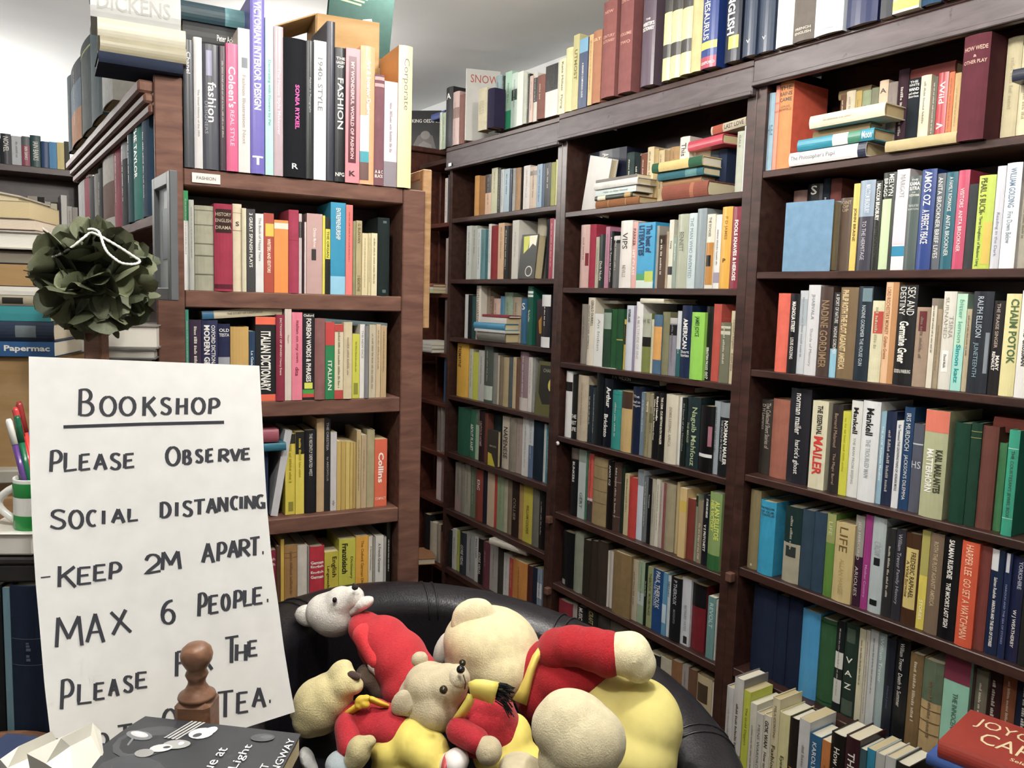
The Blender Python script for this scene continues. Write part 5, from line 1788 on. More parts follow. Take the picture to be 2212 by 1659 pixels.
strip(Cq, 'scarf', [(980, 1562, 1.236), (992, 1548, 1.226), (1004, 1532, 1.222), (1014, 1514, 1.222), (1018, 1500, 1.224)], [16, 20, 22, 20, 16], 'dccb62')
strip(Cq, 'scarf_end', [(1014, 1490, 1.222), (1028, 1488, 1.216), (1042, 1490, 1.214), (1058, 1494, 1.214), (1072, 1498, 1.216)], [34, 42, 46, 48, 50], 'e0d06a')
mp_ = [P(x, y, d) - Cq.location for x, y, d in ((1001, 1458, 1.2335), (1006, 1474, 1.236), (1004, 1488, 1.242))]
link('mouth_seam', tube(mp_, .0011, 6), 'knit', Cq, '6a5c48')
fv, ff = [], []
rn = random.Random(5)
for k in range(42):
    t_ = k / 41
    x0, y0 = 1072 + rn.uniform(-3, 3), 1474 + 40 * t_
    dx, dy = rn.uniform(26, 40) * (1 - .1 * t_), rn.uniform(6, 46) * (.3 + t_ * .9)
    p0 = P(x0, y0, 1.218 + rn.uniform(0, .006)) - Cq.location; p1 = P(x0 + dx * .6, y0 + dy * .35, 1.212 + rn.uniform(0, .008)) - Cq.location; p2 = P(x0 + dx, y0 + dy, 1.222 + rn.uniform(0, .008)) - Cq.location
    m_ = tube([p0, p1, p2], [.0011, .0012, .0008], 4)
    b0 = len(fv); fv += [tuple(v.co) for v in m_.vertices]; ff += [tuple(i + b0 for i in p.vertices) for p in m_.polygons]; bpy.data.meshes.remove(m_)
fo = link('scarf_fringe', mesh(fv, ff), 'knit', Cq, '141316'); fo['kind'] = 'stuff'
# big cream bear turned away
Dq = toy('large cream bear in red jumper and full yellow trousers, sprawled with back turned', 1250, 1650, 1.34)
blob(Dq, 'head', [(1070, 1400, 1.52, 102, 88, .09, 25), (1040, 1385, 1.52, 84, 72, .085, 0), (1090, 1440, 1.5, 84, 74, .085, 0), (1035, 1420, 1.52, 76, 70, .08, 0)], 'plush', CREAM, .007)
blob(Dq, 'ear', [(1022, 1328, 1.50, 48, 36, .022, -18), (1000, 1350, 1.50, 28, 34, .02, 0), (1048, 1338, 1.50, 30, 30, .02, 0)], 'plush', 'e4d9b2', .005)
blob(Dq, 'ear', [(958, 1402, 1.54, 20, 42, .018, 22)], 'plush', 'dcd6c8', .005)
blob(Dq, 'jumper', [(1170, 1450, 1.48, 66, 62, .07, 0), (1215, 1465, 1.45, 78, 64, .075, 0), (1260, 1450, 1.45, 66, 44, .07, 0), (1160, 1500, 1.45, 50, 60, .06, 0)], 'knit', '99121c', .007)
blob(Dq, 'sleeve', [(1205, 1402, 1.44, 48, 44, .05, -20), (1240, 1394, 1.42, 56, 42, .05, 0), (1280, 1402, 1.40, 52, 46, .05, 10), (1312, 1412, 1.38, 42, 50, .05, 10)], 'knit', '9d141e', .006)
blob(Dq, 'paw', [(1362, 1412, 1.36, 46, 48, .045, 10), (1378, 1432, 1.36, 40, 42, .04, 0), (1340, 1412, 1.37, 34, 46, .045, 0)], 'plush', 'e4dab2', .006)
blob(Dq, 'trousers', [(1330, 1500, 1.42, 74, 44, .07, 15), (1390, 1560, 1.38, 84, 90, .09, 0), (1375, 1620, 1.36, 88, 80, .09, 0), (1300, 1560, 1.4, 70, 70, .08, 0), (1400, 1660, 1.35, 60, 50, .08, 0)], 'cotton', 'ddd080', .007)
blob(Dq, 'foot', [(1245, 1560, 1.16, 86, 66, .05, 25), (1262, 1600, 1.15, 92, 82, .055, 0), (1220, 1570, 1.16, 74, 68, .05, 0), (1240, 1640, 1.16, 80, 60, .05, 0)], 'plush', 'cdc2a0', .005)
blob(Dq, 'foot', [(1120, 1655, 1.18, 44, 20, .04, 0), (1140, 1670, 1.18, 50, 24, .04, 0)], 'plush', 'c4b99a', .005)
strip(Dq, 'neckerchief', [(1170, 1402, 1.425), (1158, 1420, 1.408), (1148, 1445, 1.398), (1140, 1470, 1.392), (1132, 1494, 1.388), (1122, 1518, 1.388)], [16, 18, 18, 20, 26, 34], 'dcc462')
# odd toys peeping out of the heap
o = tag(empty('soft_toy', Matrix.Translation(P(820, 1500, 1.42))), 'dark brown plush paw between the knitted and buff bears', 'soft toy', 'soft toys heaped on the tub chair')
blob(o, 'paw', [(800, 1462, 1.42, 34, 28, .03, 25), (826, 1486, 1.42, 36, 26, .03, 30), (850, 1505, 1.42, 30, 22, .03, 20)], 'plush', '5c4c40', .005)
o = tag(empty('soft_toy', Matrix.Translation(P(735, 1655, 1.2))), 'pale blue-grey plush toy peeping out below the buff bear', 'soft toy', 'soft toys heaped on the tub chair')
blob(o, 'body', [(728, 1648, 1.20, 26, 22, .03, 0), (742, 1662, 1.2, 30, 20, .03, 0)], 'plush', '9aa4a8', .005)
o = tag(empty('soft_toy', Matrix.Translation(P(668, 1640, 1.25))), 'black and white plush toy in the shadow beside the open dark book', 'soft toy', 'soft toys heaped on the tub chair')
blob(o, 'body', [(690, 1600, 1.34, 44, 40, .04, 0), (680, 1640, 1.33, 50, 40, .04, 0)], 'plush', '17161a', .006)
blob(o, 'muzzle', [(664, 1640, 1.27, 14, 30, .02, -25), (672, 1665, 1.27, 16, 20, .02, -25)], 'plush', 'c8c8c4', .005)

bpy.data.scenes.remove(TMP)
# ------------------------------------------------------------------ handwritten notice
L_EDGE = [(770, 62), (900, 63), (1020, 65), (1150, 70), (1260, 77), (1360, 86), (1480, 96), (1600, 110), (1700, 128), (1760, 142)]
R_EDGE = [(790, 560), (900, 566), (1000, 571), (1100, 577), (1200, 586), (1300, 600), (1400, 613), (1480, 626), (1538, 637)]


def interp(tab, y):
    for (y0, x0), (y1, x1) in zip(tab, tab[1:]):
        if y <= y1: return x0 + (x1 - x0) * (y - y0) / (y1 - y0)
    return tab[-1][1]


def sheet_dist(px, py):
    v = (py - 770) / 800.0
    u = (px - 330) / 260.0
    return 1.10 - .07 * v + .012 * math.sin(v * 2.2) - .012 * u * u * v + .015 * u


nt_ = empty('notice_sheet', Matrix.Translation(P(330, 1650, 1.03)))
tag(nt_, 'tall white paper notice hand-lettered in dark grey about social distancing', 'sign')
vv, fc = [], []
NU, NV = 24, 40
for j in range(NV + 1):
    t = j / NV
    yl = 770 + (1700 - 770) * t; yr = 790 + (1538 - 790) * t
    xl, xr = interp(L_EDGE, yl), interp(R_EDGE, yr)
    for i in range(NU + 1):
        s = i / NU
        x, y = xl + (xr - xl) * s, yl + (yr - yl) * s
        vv.append(P(x, y, sheet_dist(x, y)) - nt_.location)
n1 = len(vv)
vv += [p + _f * .0006 for p in vv]
for j in range(NV):
    for i in range(NU):
        a = j * (NU + 1) + i
        fc.append((a, a + 1, a + NU + 2, a + NU + 1)); fc.append((n1 + a, n1 + a + NU + 1, n1 + a + NU + 2, n1 + a + 1))
link('paper_sheet', mesh(vv, fc, True), 'plain', nt_, 'f0efec')

ARC = lambda cx, cy, rx, ry, a0, a1, n=9: [(cx + rx * math.cos(math.radians(a0 + (a1 - a0) * i / n)), cy + ry * math.sin(math.radians(a0 + (a1 - a0) * i / n))) for i in range(n + 1)]
GL_ = {
    'A': [[(0, 1), (.5, 0)], [(.48, 0), (1, 1)], [(.2, .66), (.82, .62)]],
    'B': [[(.12, 0), (.08, 1)], [(.1, .02)] + ARC(.4, .24, .42, .24, -90, 90) + [(.2, .48)], [(.2, .48)] + ARC(.45, .74, .5, .26, -90, 90) + [(.08, .99)]],
    'C': [ARC(.62, .5, .6, .5, -55, -300, 12)],
    'D': [[(.1, 0), (.08, 1)], [(.08, .02)] + ARC(.3, .5, .66, .49, -80, 80, 10) + [(.08, .99)]],
    'E': [[(.1, .04), (.06, 1)], [(.1, .05), (.95, 0)], [(.1, .5), (.8, .44)], [(.06, .98), (1, .9)]],
    'F': [[(.1, .04), (.06, 1)], [(.1, .05), (.95, 0)], [(.1, .5), (.8, .44)]],
    'G': [ARC(.6, .5, .58, .5, -60, -300, 12) + [(.98, .62), (.55, .6)], [(.95, .58), (.97, 1.06)]],
    'H': [[(.1, 0), (.06, 1)], [(.92, 0), (.9, 1)], [(.1, .52), (.9, .46)]],
    'I': [[(.5, 0), (.45, 1)]],
    'K': [[(.1, 0), (.08, 1)], [(.95, .02), (.12, .56)], [(.35, .42), (1, 1)]],
    'L': [[(.1, 0), (.06, .98), (1, .9)]],
    'M': [[(.1, .05), (.04, 1)], [(.1, .05), (.5, .72)], [(.5, .72), (.88, 0)], [(.88, 0), (1, .94)]],
    'N': [[(.08, 0), (.04, 1)], [(.08, .02), (.92, .98)], [(.94, 0), (.92, .98)]],
    'O': [ARC(.5, .5, .5, .5, -100, 260, 16)],
    'P': [[(.14, .04), (.04, 1)], [(.1, .06)] + ARC(.42, .3, .55, .28, -80, 95) + [(.12, .62)]],
    'R': [[(.12, .02), (.06, 1)], [(.08, .06)] + ARC(.42, .27, .48, .25, -80, 95) + [(.14, .55)], [(.35, .54), (1, 1)]],
    'S': [[(.95, .1)] + ARC(.55, .22, .4, .22, -50, -215, 7) + [(.55, .48)] + ARC(.5, .74, .42, .25, -50, 130, 8) + [(.02, .86)]],
    'T': [[(0, .08), (1, 0)], [(.5, .04), (.48, 1)]],
    'V': [[(0, 0), (.5, 1)], [(.5, 1), (1, 0)]],
    'X': [[(.05, .1), (1, .9)], [(.75, 0), (.15, 1)]],
    '2': [[(.05, .3)] + ARC(.5, .28, .42, .28, -170, 40, 8) + [(.0, .98), (1, .84)]],
    '6': [[(.85, 0)] + ARC(.75, .62, .72, .6, -105, -180, 5) + ARC(.5, .7, .46, .3, 180, -180, 14)],
    '-': [[(0, .6), (1, .3)]],
    '.': [[(.2, .5), (.8, .5)]],
}
LET = '''B170,841,202,897 O218,857,249,898 O260,858,291,897 K309,857,336,898 S347,860,369,895 H382,860,404,895 O416,860,441,894 P452,860,473,894
P109,972,133,1019 L139,978,166,1018 E172,981,195,1016 A205,981,229,1014 S238,980,260,1014 E268,980,290,1011
O360,966,387,1005 B396,973,412,1002 S423,972,437,999 E446,970,461,998 R473,970,494,997 V499,970,518,995 E523,969,540,993
S108,1102,142,1142 O151,1103,178,1141 C189,1103,208,1136 I220,1103,228,1132 A243,1100,268,1129 L277,1099,298,1126
D347,1085,368,1118 I378,1085,386,1115 S395,1083,415,1115 T419,1079,443,1111 A448,1077,467,1108 N472,1074,491,1105 C500,1073,514,1100 I518,1073,524,1099 N530,1071,550,1099 G554,1070,570,1097
-88,1243,109,1251 K125,1223,163,1268 E168,1225,197,1263 E203,1220,229,1255 P237,1214,261,1251 2314,1198,347,1240 M349,1191,389,1231
A438,1174,461,1215 P470,1171,488,1212 A494,1168,514,1204 R517,1165,539,1201 T540,1160,561,1200 .565,1191,571,1197
M120,1331,177,1398 A188,1326,224,1387 X237,1317,283,1371 6350,1297,377,1347
P429,1280,446,1331 E452,1286,472,1326 O480,1284,495,1318 P506,1275,523,1314 L527,1275,544,1309 E547,1269,567,1306 .575,1294,581,1300
P132,1466,158,1532 L168,1478,198,1521 E204,1475,226,1512 A237,1467,255,1503 S267,1461,286,1495 E294,1452,318,1487
F380,1406,402,1461 O408,1402,428,1452 R434,1398,458,1446 T486,1374,515,1432 H509,1392,533,1427 E536,1384,556,1418
A161,1587,197,1659 R209,1583,235,1640 T254,1564,286,1625 O353,1532,381,1580 F390,1525,412,1572 T470,1492,504,1549 E512,1495,536,1541 A547,1486,572,1527 .580,1512,586,1518'''


def ribbon(pts, wf, lift):
    """Marker stroke following the sheet; pts in photo pixels."""
    dense = []
    for (x0, y0), (x1, y1) in zip(pts, pts[1:]):
        n = max(1, int(math.hypot(x1 - x0, y1 - y0) / 7))
        for k in range(n): dense.append((x0 + (x1 - x0) * k / n, y0 + (y1 - y0) * k / n))
    dense.append(pts[-1])
    v, f = [], []
    for i, (x, y) in enumerate(dense):
        a = dense[max(i - 1, 0)]; b = dense[min(i + 1, len(dense) - 1)]
        dx, dy = b[0] - a[0], b[1] - a[1]; L = math.hypot(dx, dy) or 1
        w = (wf * (.5 + .5 * abs(dy) / L)) / 2
        nx, ny = -dy / L * w, dx / L * w
        for sx in (1, -1):
            q = (x + nx * sx, y + ny * sx)
            v.append(P(q[0], q[1], sheet_dist(*q) - lift) - nt_.location)
    for i in range(len(dense) - 1): f.append((2 * i, 2 * i + 1, 2 * i + 3, 2 * i + 2))
    return v, f


words_, prev = [], None
for tok in LET.split():
    box_ = [float(q) for q in tok[1:].split(',')]
    if prev is None or box_[0] - prev[2] > 24 or box_[0] < prev[0]: words_.append([])
    words_[-1].append((tok[0], box_)); prev = box_
for wd_ in words_:
    V, Fc = [], []
    for g, (x0, y0, x1, y1) in wd_:
        hgt = y1 - y0
        for k, st_ in enumerate(GL_[g]):
            pts = [(x0 + (x1 - x0) * a, y0 + hgt * b) for a, b in st_]
            v, f = ribbon(pts, 8.4 if g not in '.-' else (14 if g == '.' else 5), .0005 + .0001 * k)
            b0 = len(V); V += v; Fc += [tuple(i + b0 for i in q) for q in f]
    link('hand_lettering', mesh(V, Fc), 'plain', nt_, '3c3d44')
v, f = ribbon([(137, 922), (310, 916), (484, 912)], 13, .0005)
link('underline_stroke', mesh(v, f), 'plain', nt_, '34353b')

# ------------------------------------------------------------------ wooden chair whose post stands before the notice
wc_p = P(425, 1450, .94)
wc = empty('wooden_chair', Matrix.Translation(Vector((wc_p.x, wc_p.y, 0))))
tag(wc, 'turned wooden chair, its knobbed back post standing before the notice', 'chair')
sc = .94 / F_PX
zt = P(425, 1390, .94).z
px_ = lambda y: P(425, y, .94).z
prof = [(.004, px_(1386)), (20 * sc, px_(1389)), (30 * sc, px_(1398)), (34 * sc, px_(1412)), (32 * sc, px_(1424)), (24 * sc, px_(1438)), (19 * sc, px_(1446)), (22 * sc, px_(1450)), (24 * sc, px_(1456)),
        (21 * sc, px_(1463)), (18 * sc, px_(1470)), (19 * sc, px_(1478)), (27 * sc, px_(1492)), (38 * sc, px_(1500)), (40 * sc, px_(1506)), (36 * sc, px_(1508))]
link('post_finial', lathe([(r, z) for r, z in prof][::-1], 28), 'turned', wc)
hw = 38 * sc
part_box(wc, 'back_post', (-hw, hw, -hw, hw, 0.0, px_(1506)), 'turned', .006)
part_box(wc, 'back_rail', (-.30, -hw, -.012, .012, .60, .66), 'turned', .004)
part_box(wc, 'back_rail', (-.30, -hw, -.012, .012, .50, .53), 'turned', .004)
part_box(wc, 'back_post', (-.30 - 2 * hw, -.30, -hw, hw, 0.0, .72), 'turned', .006)
part_box(wc, 'seat', (-.30, -.0, -.40, -hw, .43, .46), 'turned', .006)
for x in (-.28, -.02):
    part_box(wc, 'leg', (x - .018, x + .018, -.39, -.354, 0, .43), 'turned', .004)
# round wooden bin at the table edge
TBZ = .80
rp = P(30, 1572, 1.185)
wb = empty('wooden_bin', Matrix.Translation(Vector((rp.x + .02, rp.y - .125, TBZ))))
tag(wb, 'round brown wooden bin behind crumpled papers at the table edge', 'bin')
hb_ = rp.z - TBZ
link('bin_wall', lathe([(.10, 0.0), (.118, .01), (.125, hb_ * .5), (.122, hb_ - .006), (.119, hb_), (.113, hb_ - .002), (.114, hb_ * .5), (.10, .015), (.001, .012)], 40), 'turned', wb)
link('rim_hoop', lathe([(.1235, hb_ - .03), (.1265, hb_ - .028), (.1265, hb_ - .014), (.1225, hb_ - .012)], 40), 'turned', wb)

# ------------------------------------------------------------------ dark photographic paperback in front, on its pile
hb = empty('paperback_book', Matrix.Translation(P(420, 1640, .82)))
tag(hb, 'dark grey paperback with white script title lying in front of the notice', 'book', 'books in front of the notice')


def hpt(u, v, w=0.0):
    """u across (0 spine side .. 1), v from far edge to near edge, w below the cover."""
    c00 = P(314, 1547, .93); c10 = P(650, 1585, .88); c01 = P(60, 1790, .72); c11 = P(520, 1830, .68)
    p = (c00 * (1 - u) + c10 * u) * (1 - v) + (c01 * (1 - u) + c11 * u) * v
    p = p + Vector((0, 0, .012 * math.sin(math.pi * v) * (1 - u)))
    return p - hb.location - Vector((0, 0, w))


def hpatch(pts, lift, color, name, mat='jacket'):
    me = mesh([hpt(u, v, -lift) for u, v in pts], [tuple(range(len(pts)))])
    return link(name, me, mat, hb, color)


NH = 12
v, f = [], []
for w in (0.0, .0015):
    for j in range(NH + 1):
        for i in range(NH + 1): v.append(hpt(i / NH, j / NH, w))
m1 = (NH + 1) ** 2
for j in range(NH):
    for i in range(NH):
        a = j * (NH + 1) + i
        f.append((a, a + NH + 1, a + NH + 2, a + 1)); f.append((m1 + a, m1 + a + 1, m1 + a + NH + 2, m1 + a + NH + 1))
link('cover', mesh(v, f, True), 'paperback', hb, '2c2e32')
v, f = [], []
for w in (.0016, .024):
    for j in range(NH + 1):
        for i in range(NH + 1): v.append(hpt(.004 + .986 * i / NH, .004 + .986 * j / NH, w))
ring = [j * (NH + 1) for j in range(NH + 1)] + [NH * (NH + 1) + i for i in range(1, NH + 1)] + [j * (NH + 1) + NH for j in range(NH - 1, -1, -1)] + [i for i in range(NH - 1, 0, -1)]
for a, b in zip(ring, ring[1:] + ring[:1]): f.append((a, b, m1 + b, m1 + a))
link('page_block', mesh(v, f), 'pages', hb, 'd8c8a0')


def htext(s, u, v, du, h, color, bold, name='title_lettering', slant=0.0, rot=0.0):
    g, fcs, ext = text_geo(s, bold)
    out = []
    cr_, sr_ = math.cos(rot), math.sin(rot)
    for x, y in g:
        a = (x / ext[0]) * du; b = (y / max(ext[1], .5)) * h
        uu = u + a * cr_ + slant * b; vv_ = v - b - a * sr_
        out.append(hpt(uu, vv_, -.0008))
    return link(name, mesh(out, fcs), 'ink', hb, color)


def htext_v(s, u, v0, v1, h, color, bold):
    """Title running away from the viewer: letters read from the near edge to the far edge."""
    g, fcs, ext = text_geo(s, bold)
    out = [hpt(u - (y / max(ext[1], .5)) * h, v0 + (x / ext[0]) * (v1 - v0), -.0008) for x, y in g]
    return link('title_lettering', mesh([p + Vector((0, 0, .0008)) for p in out], fcs), 'ink', hb, color)


htext_v('True at', .66, .62, .27, .06, 'e6e6e4', 0.0)
htext_v('First Light', .79, .72, .20, .06, 'e6e6e4', 0.0)
htext_v('ERNEST', .93, .62, .36, .042, 'f0f0ee', .0)
htext_v('HEMINGWAY', .99, .62, .08, .042, 'f0f0ee', .0)
def ell(cu, cv, ru, rv, rot=0.0, n=14, a0=0, a1=360):
    out = []
    for i in range(n):
        w = math.radians(a0 + (a1 - a0) * i / n)
        x, y = ru * math.cos(w), rv * math.sin(w)
        out.append((cu + x * math.cos(rot) - y * math.sin(rot), cv + x * math.sin(rot) + y * math.cos(rot)))
    return out


for k, (pts, c) in enumerate((
        (ell(.20, .30, .16, .20, .4), '3f4145'), (ell(.12, .26, .085, .05, .25), '6e7074'), (ell(.115, .25, .06, .03, .25), 'c6c6c4'), (ell(.11, .245, .035, .014, .3), 'f0f0ee'),
        (ell(.28, .62, .20, .16, .3), '3e4044'), ([(.10, .30), (.115, .30), (.17, .55), (.205, .85), (.19, .85), (.15, .56)], '74767a'),
        ([(.31, .0), (.40, .0), (.345, .25), (.265, .25)], 'bcbcba'), ([(.322, .0), (.333, .0), (.285, .25), (.275, .25)], '2c2e31'), ([(.35, .0), (.361, .0), (.309, .25), (.299, .25)], '2c2e31'),
        ([(.378, .0), (.387, .0), (.333, .25), (.324, .25)], '2c2e31'),
        (ell(.44, .14, .065, .075, .5), 'd6d6d4'), (ell(.475, .10, .035, .06, .2), 'f0f0ee'), (ell(.43, .17, .02, .03, .4), '4a4c50'), (ell(.37, .30, .075, .05, -.4), '9a9a98'),
        (ell(.31, .36, .06, .04, -.5), 'c2c2c0'), (ell(.25, .43, .05, .04, -.3), '8a8a88'), (ell(.335, .345, .02, .012, -.5), '2a2c30'), (ell(.39, .285, .015, .02, 0), 'f0f0ee'),
        (ell(.80, .10, .07, .045, -.3), '484a4e'), (ell(.82, .09, .035, .02, -.3), '5c5e62'))):
    hpatch(pts, .0004 + .00004 * k, c, 'cover_print')
# books under it
bz = min((hb.location + hpt(u, v, .0245)).z for u in (0, 1) for v in (0, 1))
tb = empty('writing_table', Matrix.Translation(Vector((-.86, .68, 0))))
tag(tb, 'dark wooden table carrying the mug, papers and notice', 'table')
part_box(tb, 'tabletop', (-.50, .45, -.34, .32, TBZ - .03, TBZ), 'darkwood', .004)
for x in (-.46, .20):
    for y in (-.30, .28):
        part_box(tb, 'leg', (x - .025, x + .025, y - .025, y + .025, 0, TBZ - .03), 'darkwood', .004)
t2 = empty('side_table', Matrix.Translation(Vector((-.83, 1.17, 0))))
tag(t2, 'dark side table carrying the striped mug and navy volumes', 'table')
part_box(t2, 'tabletop', (-.26, .26, -.165, .165, TBZ - .03, TBZ), 'darkwood', .004)
for x in (-.22, .22):
    for y in (-.13, .13):
        part_box(t2, 'leg', (x - .025, x + .025, y - .025, y + .025, 0, TBZ - .03), 'darkwood', .004)
hl = 0
zc = TBZ
for k, (c, lab) in enumerate((('6a2c2a', 'dark red hardback at the bottom of the pile under the grey paperback'), ('2c3a5a', 'blue hardback in the pile under the grey paperback'))):
    t = (bz - TBZ) / 2
    mt = Matrix.Translation(Vector((-.47, .70, zc + .0005))) @ Matrix.Rotation(math.radians(-12 + 5 * k), 4, 'Z') @ Matrix.Translation((.14, 0, 0)) @ Matrix.Rotation(-math.pi / 2, 4, 'Y')
    o = make_book(mt, t - .001, .26, .17, c, 'h'); tag(o, lab, 'book', 'books in front of the notice'); zc += t

# crumpled white papers by the chair rail
for k, (pts, d0, lab) in enumerate((([(0, 1640), (40, 1612), (58, 1640), (66, 1680), (0, 1690)], .80, 'crumpled cream paper scrap by the wooden chair rail'),
                                   ([(58, 1628), (132, 1594), (152, 1612), (160, 1690), (70, 1690)], .78, 'folded white paper bag beside the grey paperback'))):
    root = empty('paper_bag', Matrix.Translation(P(pts[0][0], pts[0][1] + 50, d0)))
    tag(root, lab, 'paper')
    c = [P(x, y, d0 + .012 * ((i * 37) % 3 - 1)) - root.location for i, (x, y) in enumerate(pts)]
    b = [p + Vector((.004, .05, -.012)) for p in c]
    n = len(c)
    cm = sum(c, Vector()) / n - Vector((0, .012, -.004))
    me = mesh(c + b + [cm], [(i, (i + 1) % n, 2 * n) for i in range(n)] + [tuple(range(2 * n - 1, n - 1, -1))] + [(i, n + i, n + (i + 1) % n, (i + 1) % n) for i in range(n)])
    link('folded_paper', me, 'plain', root, 'e2dfd2')

# ------------------------------------------------------------------ tower of books, mug and papers at the near corner
FT = Frame(.22, 0); FT.D = FT.n.dot(ray(60, 700) * 1.42)
GN = 'stacked books beside the topiary ball'


def slab(y0, y1, x1, c, kd, lab, rev=False, yoff=0.0, titles='', bands=(), x0=-140, depth=.16, pages=None, tilt=0):
    sx, zb = FT.at(x1, y1, yoff); zt_ = FT.at(x1, y0, yoff)[1]
    s0 = sx - .235
    if not rev:
        return lying(FT, 0, 0, zb, zt_ - zb - .0008, yoff, c, kd, lab, group=GN, depth=depth, s=(s0, sx), titles=titles, bands=bands, tilt=tilt)
    L = sx - s0
    mt = FT.mat((s0 + sx) / 2, yoff + depth, zb) @ Matrix.Rotation(math.pi, 4, 'Z') @ Matrix.Rotation(math.radians(tilt), 4, 'Y') @ Matrix.Translation((L / 2, 0, 0)) @ Matrix.Rotation(-math.pi / 2, 4, 'Y')
    o = make_book(mt, zt_ - zb - .0008, L, depth, c, kd, (), (), None, pages)
    return tag(o, lab, 'book', GN)


slab(738, 771, 118, '1c5a94', 'p', 'blue paperback with white publisher lettering, lowest book of the corner tower', titles='Papermac@.66-.97!w.5,B')
slab(695, 738, 118, '1a2c44', 'j', 'thick navy book with oval crest in the corner tower', bands=((.74, .88, '6a767c', .2, .8),))
slab(662, 695, 110, '1f8c94', 'p', 'turquoise paperback in the corner tower')
slab(639, 662, 96, '9c927c', 'h', 'grey-brown hardback with black label in the corner tower', bands=((.72, .86, '2a2622', .2, .8),))
slab(620, 639, 92, 'dcd8cc', 'p', 'white paperback on top of the lower corner tower')
bx = empty('cardboard_tray', FT.mat(FT.at(92, 619)[0], 0, FT.at(92, 619)[1]))
tag(bx, 'brown cardboard tray between the two halves of the corner tower', 'box')
hz_ = FT.at(92, 577)[1] - FT.at(92, 619)[1]
part_box(bx, 'front_wall', (-.30, 0, 0, .004, 0, hz_), 'card', 0)
part_box(bx, 'side_wall', (-.004, 0, .004, .22, 0, hz_), 'card', 0)
part_box(bx, 'bottom_sheet', (-.30, -.004, .004, .22, 0, .004), 'card', 0)
part_box(bx, 'lid', (-.30, 0, 0, .22, hz_, hz_ + .003), 'card', 0)
slab(541, 573, 80, '26241f', 'h', 'black hardback resting on the cardboard tray', rev=True, yoff=.02, pages='8a8478')
slab(499, 540, 83, 'b8b2a6', 'h', 'grey hardback with white page edges facing out, corner tower', rev=True, yoff=.015, pages='e8e4da')
slab(474, 498, 76, '8a6a5a', 'p', 'brown paperback with pale pages facing out, corner tower', rev=True, yoff=.02, pages='d8c8b4')
slab(434, 473, 64, 'a89c84', 'p', 'thick paperback with yellowed pages facing out, corner tower', rev=True, yoff=.02, pages='cdbb92')
slab(398, 432, 40, 'b8b0a0', 'h', 'cream-paged book tilted on top of the corner tower', rev=True, yoff=.03, pages='dccfae', tilt=-9)
# fan of thin magazines leaning against the tower
for k in range(9):
    s_, z_ = FT.at(66 + 12 * k, 566 - 2 * k, .05)
    mt = FT.mat(s_, .06, z_) @ Matrix.Rotation(math.radians(-52), 4, 'Y')
    c = ['b8a8b0', '6a6068', 'a86a80', 'd8d4cc', '7a7270', 'c2b8ac', '98606c', 'd0ccc4', 'b4aca0'][k]
    o = empty('magazine', mt)
    tag(o, ['lilac', 'charcoal', 'pink', 'white', 'brown-grey', 'beige', 'rose', 'pale', 'grey-beige'][k] + f' thin magazine, {ordinal(k)} in the slanting fan behind the topiary ball', 'magazine', 'slanting magazines')
    link('cover_sheet', bevel_box(0, .0045, 0, .16, 0, .115, 0), 'jacket', o, c)
    link('page_block', bevel_box(.001, .0035, -.0012, .158, .001, .1165, 0), 'pages', o, 'e0d8cc')
# books with page edges towards the viewer behind the topiary stem
FK = Frame(.30, 0); FK.D = FK.n.dot(ray(240, 740) * 1.60)


def kslab(x0, x1, y0, y1, c, lab, pages, yo=0.0):
    sa, zb = FK.at(x0, y1, yo); sb, _ = FK.at(x1, y1, yo); zt_ = FK.at(x1, y0, yo)[1]
    L = sb - sa
    mt = FK.mat((sa + sb) / 2, yo + .15, zb) @ Matrix.Rotation(math.pi, 4, 'Z') @ Matrix.Translation((L / 2, 0, 0)) @ Matrix.Rotation(-math.pi / 2, 4, 'Y')
    o = make_book(mt, zt_ - zb - .001, L, .15, c, 'h', (), (), None, pages); tag(o, lab, 'book', GN)


kslab(136, 222, 717, 774, 'b4b4b0', 'grey book with pages towards viewer behind the topiary stem', 'd8d6d0')
kslab(224, 342, 702, 752, '8a847c', 'thick brown-grey book with white pages towards viewer beside reddish bookcase', 'e0dcd2', .01)
kslab(226, 336, 753, 776, '6a6a68', 'grey book lying under thick brown-grey one beside reddish bookcase', 'b8b4ac', .0)
kslab(160, 330, 777, 900, '5a4a40', 'brown storage volume under the page-edged books, mostly behind the notice', '9a8a74', .0)
kslab(158, 332, 901, 1150, '3a302c', 'dark storage volume at the foot of the pile behind the notice', '7a6c5c', .0)

# big cardboard carton below the tower
cb = empty('cardboard_carton', FT.mat(FT.at(66, 990)[0], .01, FT.at(66, 1010)[1]))
tag(cb, 'plain brown cardboard carton under the corner tower of books', 'box')
hz_ = FT.at(118, 773)[1] - FT.at(66, 1010)[1]
part_box(cb, 'front_wall', (-.30, .05, 0, .004, 0, hz_), 'card', 0)
part_box(cb, 'side_wall', (.046, .05, .004, .18, 0, hz_), 'card', 0)
part_box(cb, 'bottom_sheet', (-.30, .046, .004, .18, 0, .004), 'card', 0)
part_box(cb, 'lid', (-.30, .05, 0, .18, hz_ - .003, hz_), 'card', 0)
sd = empty('side_cabinet', FT.mat(FT.at(66, 1012)[0], .0, -EZ))
tag(sd, 'grey-topped side cabinet carrying the carton behind the mug', 'cabinet')
zc_ = FT.at(66, 1010)[1] + EZ
part_box(sd, 'top_board', (-.40, .08, -.02, .20, zc_ - .025, zc_), 'plain', .003, 'a8a498')
part_box(sd, 'carcass', (-.40, .06, 0, .19, 0, zc_ - .025), 'tanwood', .003)
part_box(sd, 'door', (-.39, .05, -.012, 0, .05, zc_ - .05), 'tanwood', .003)

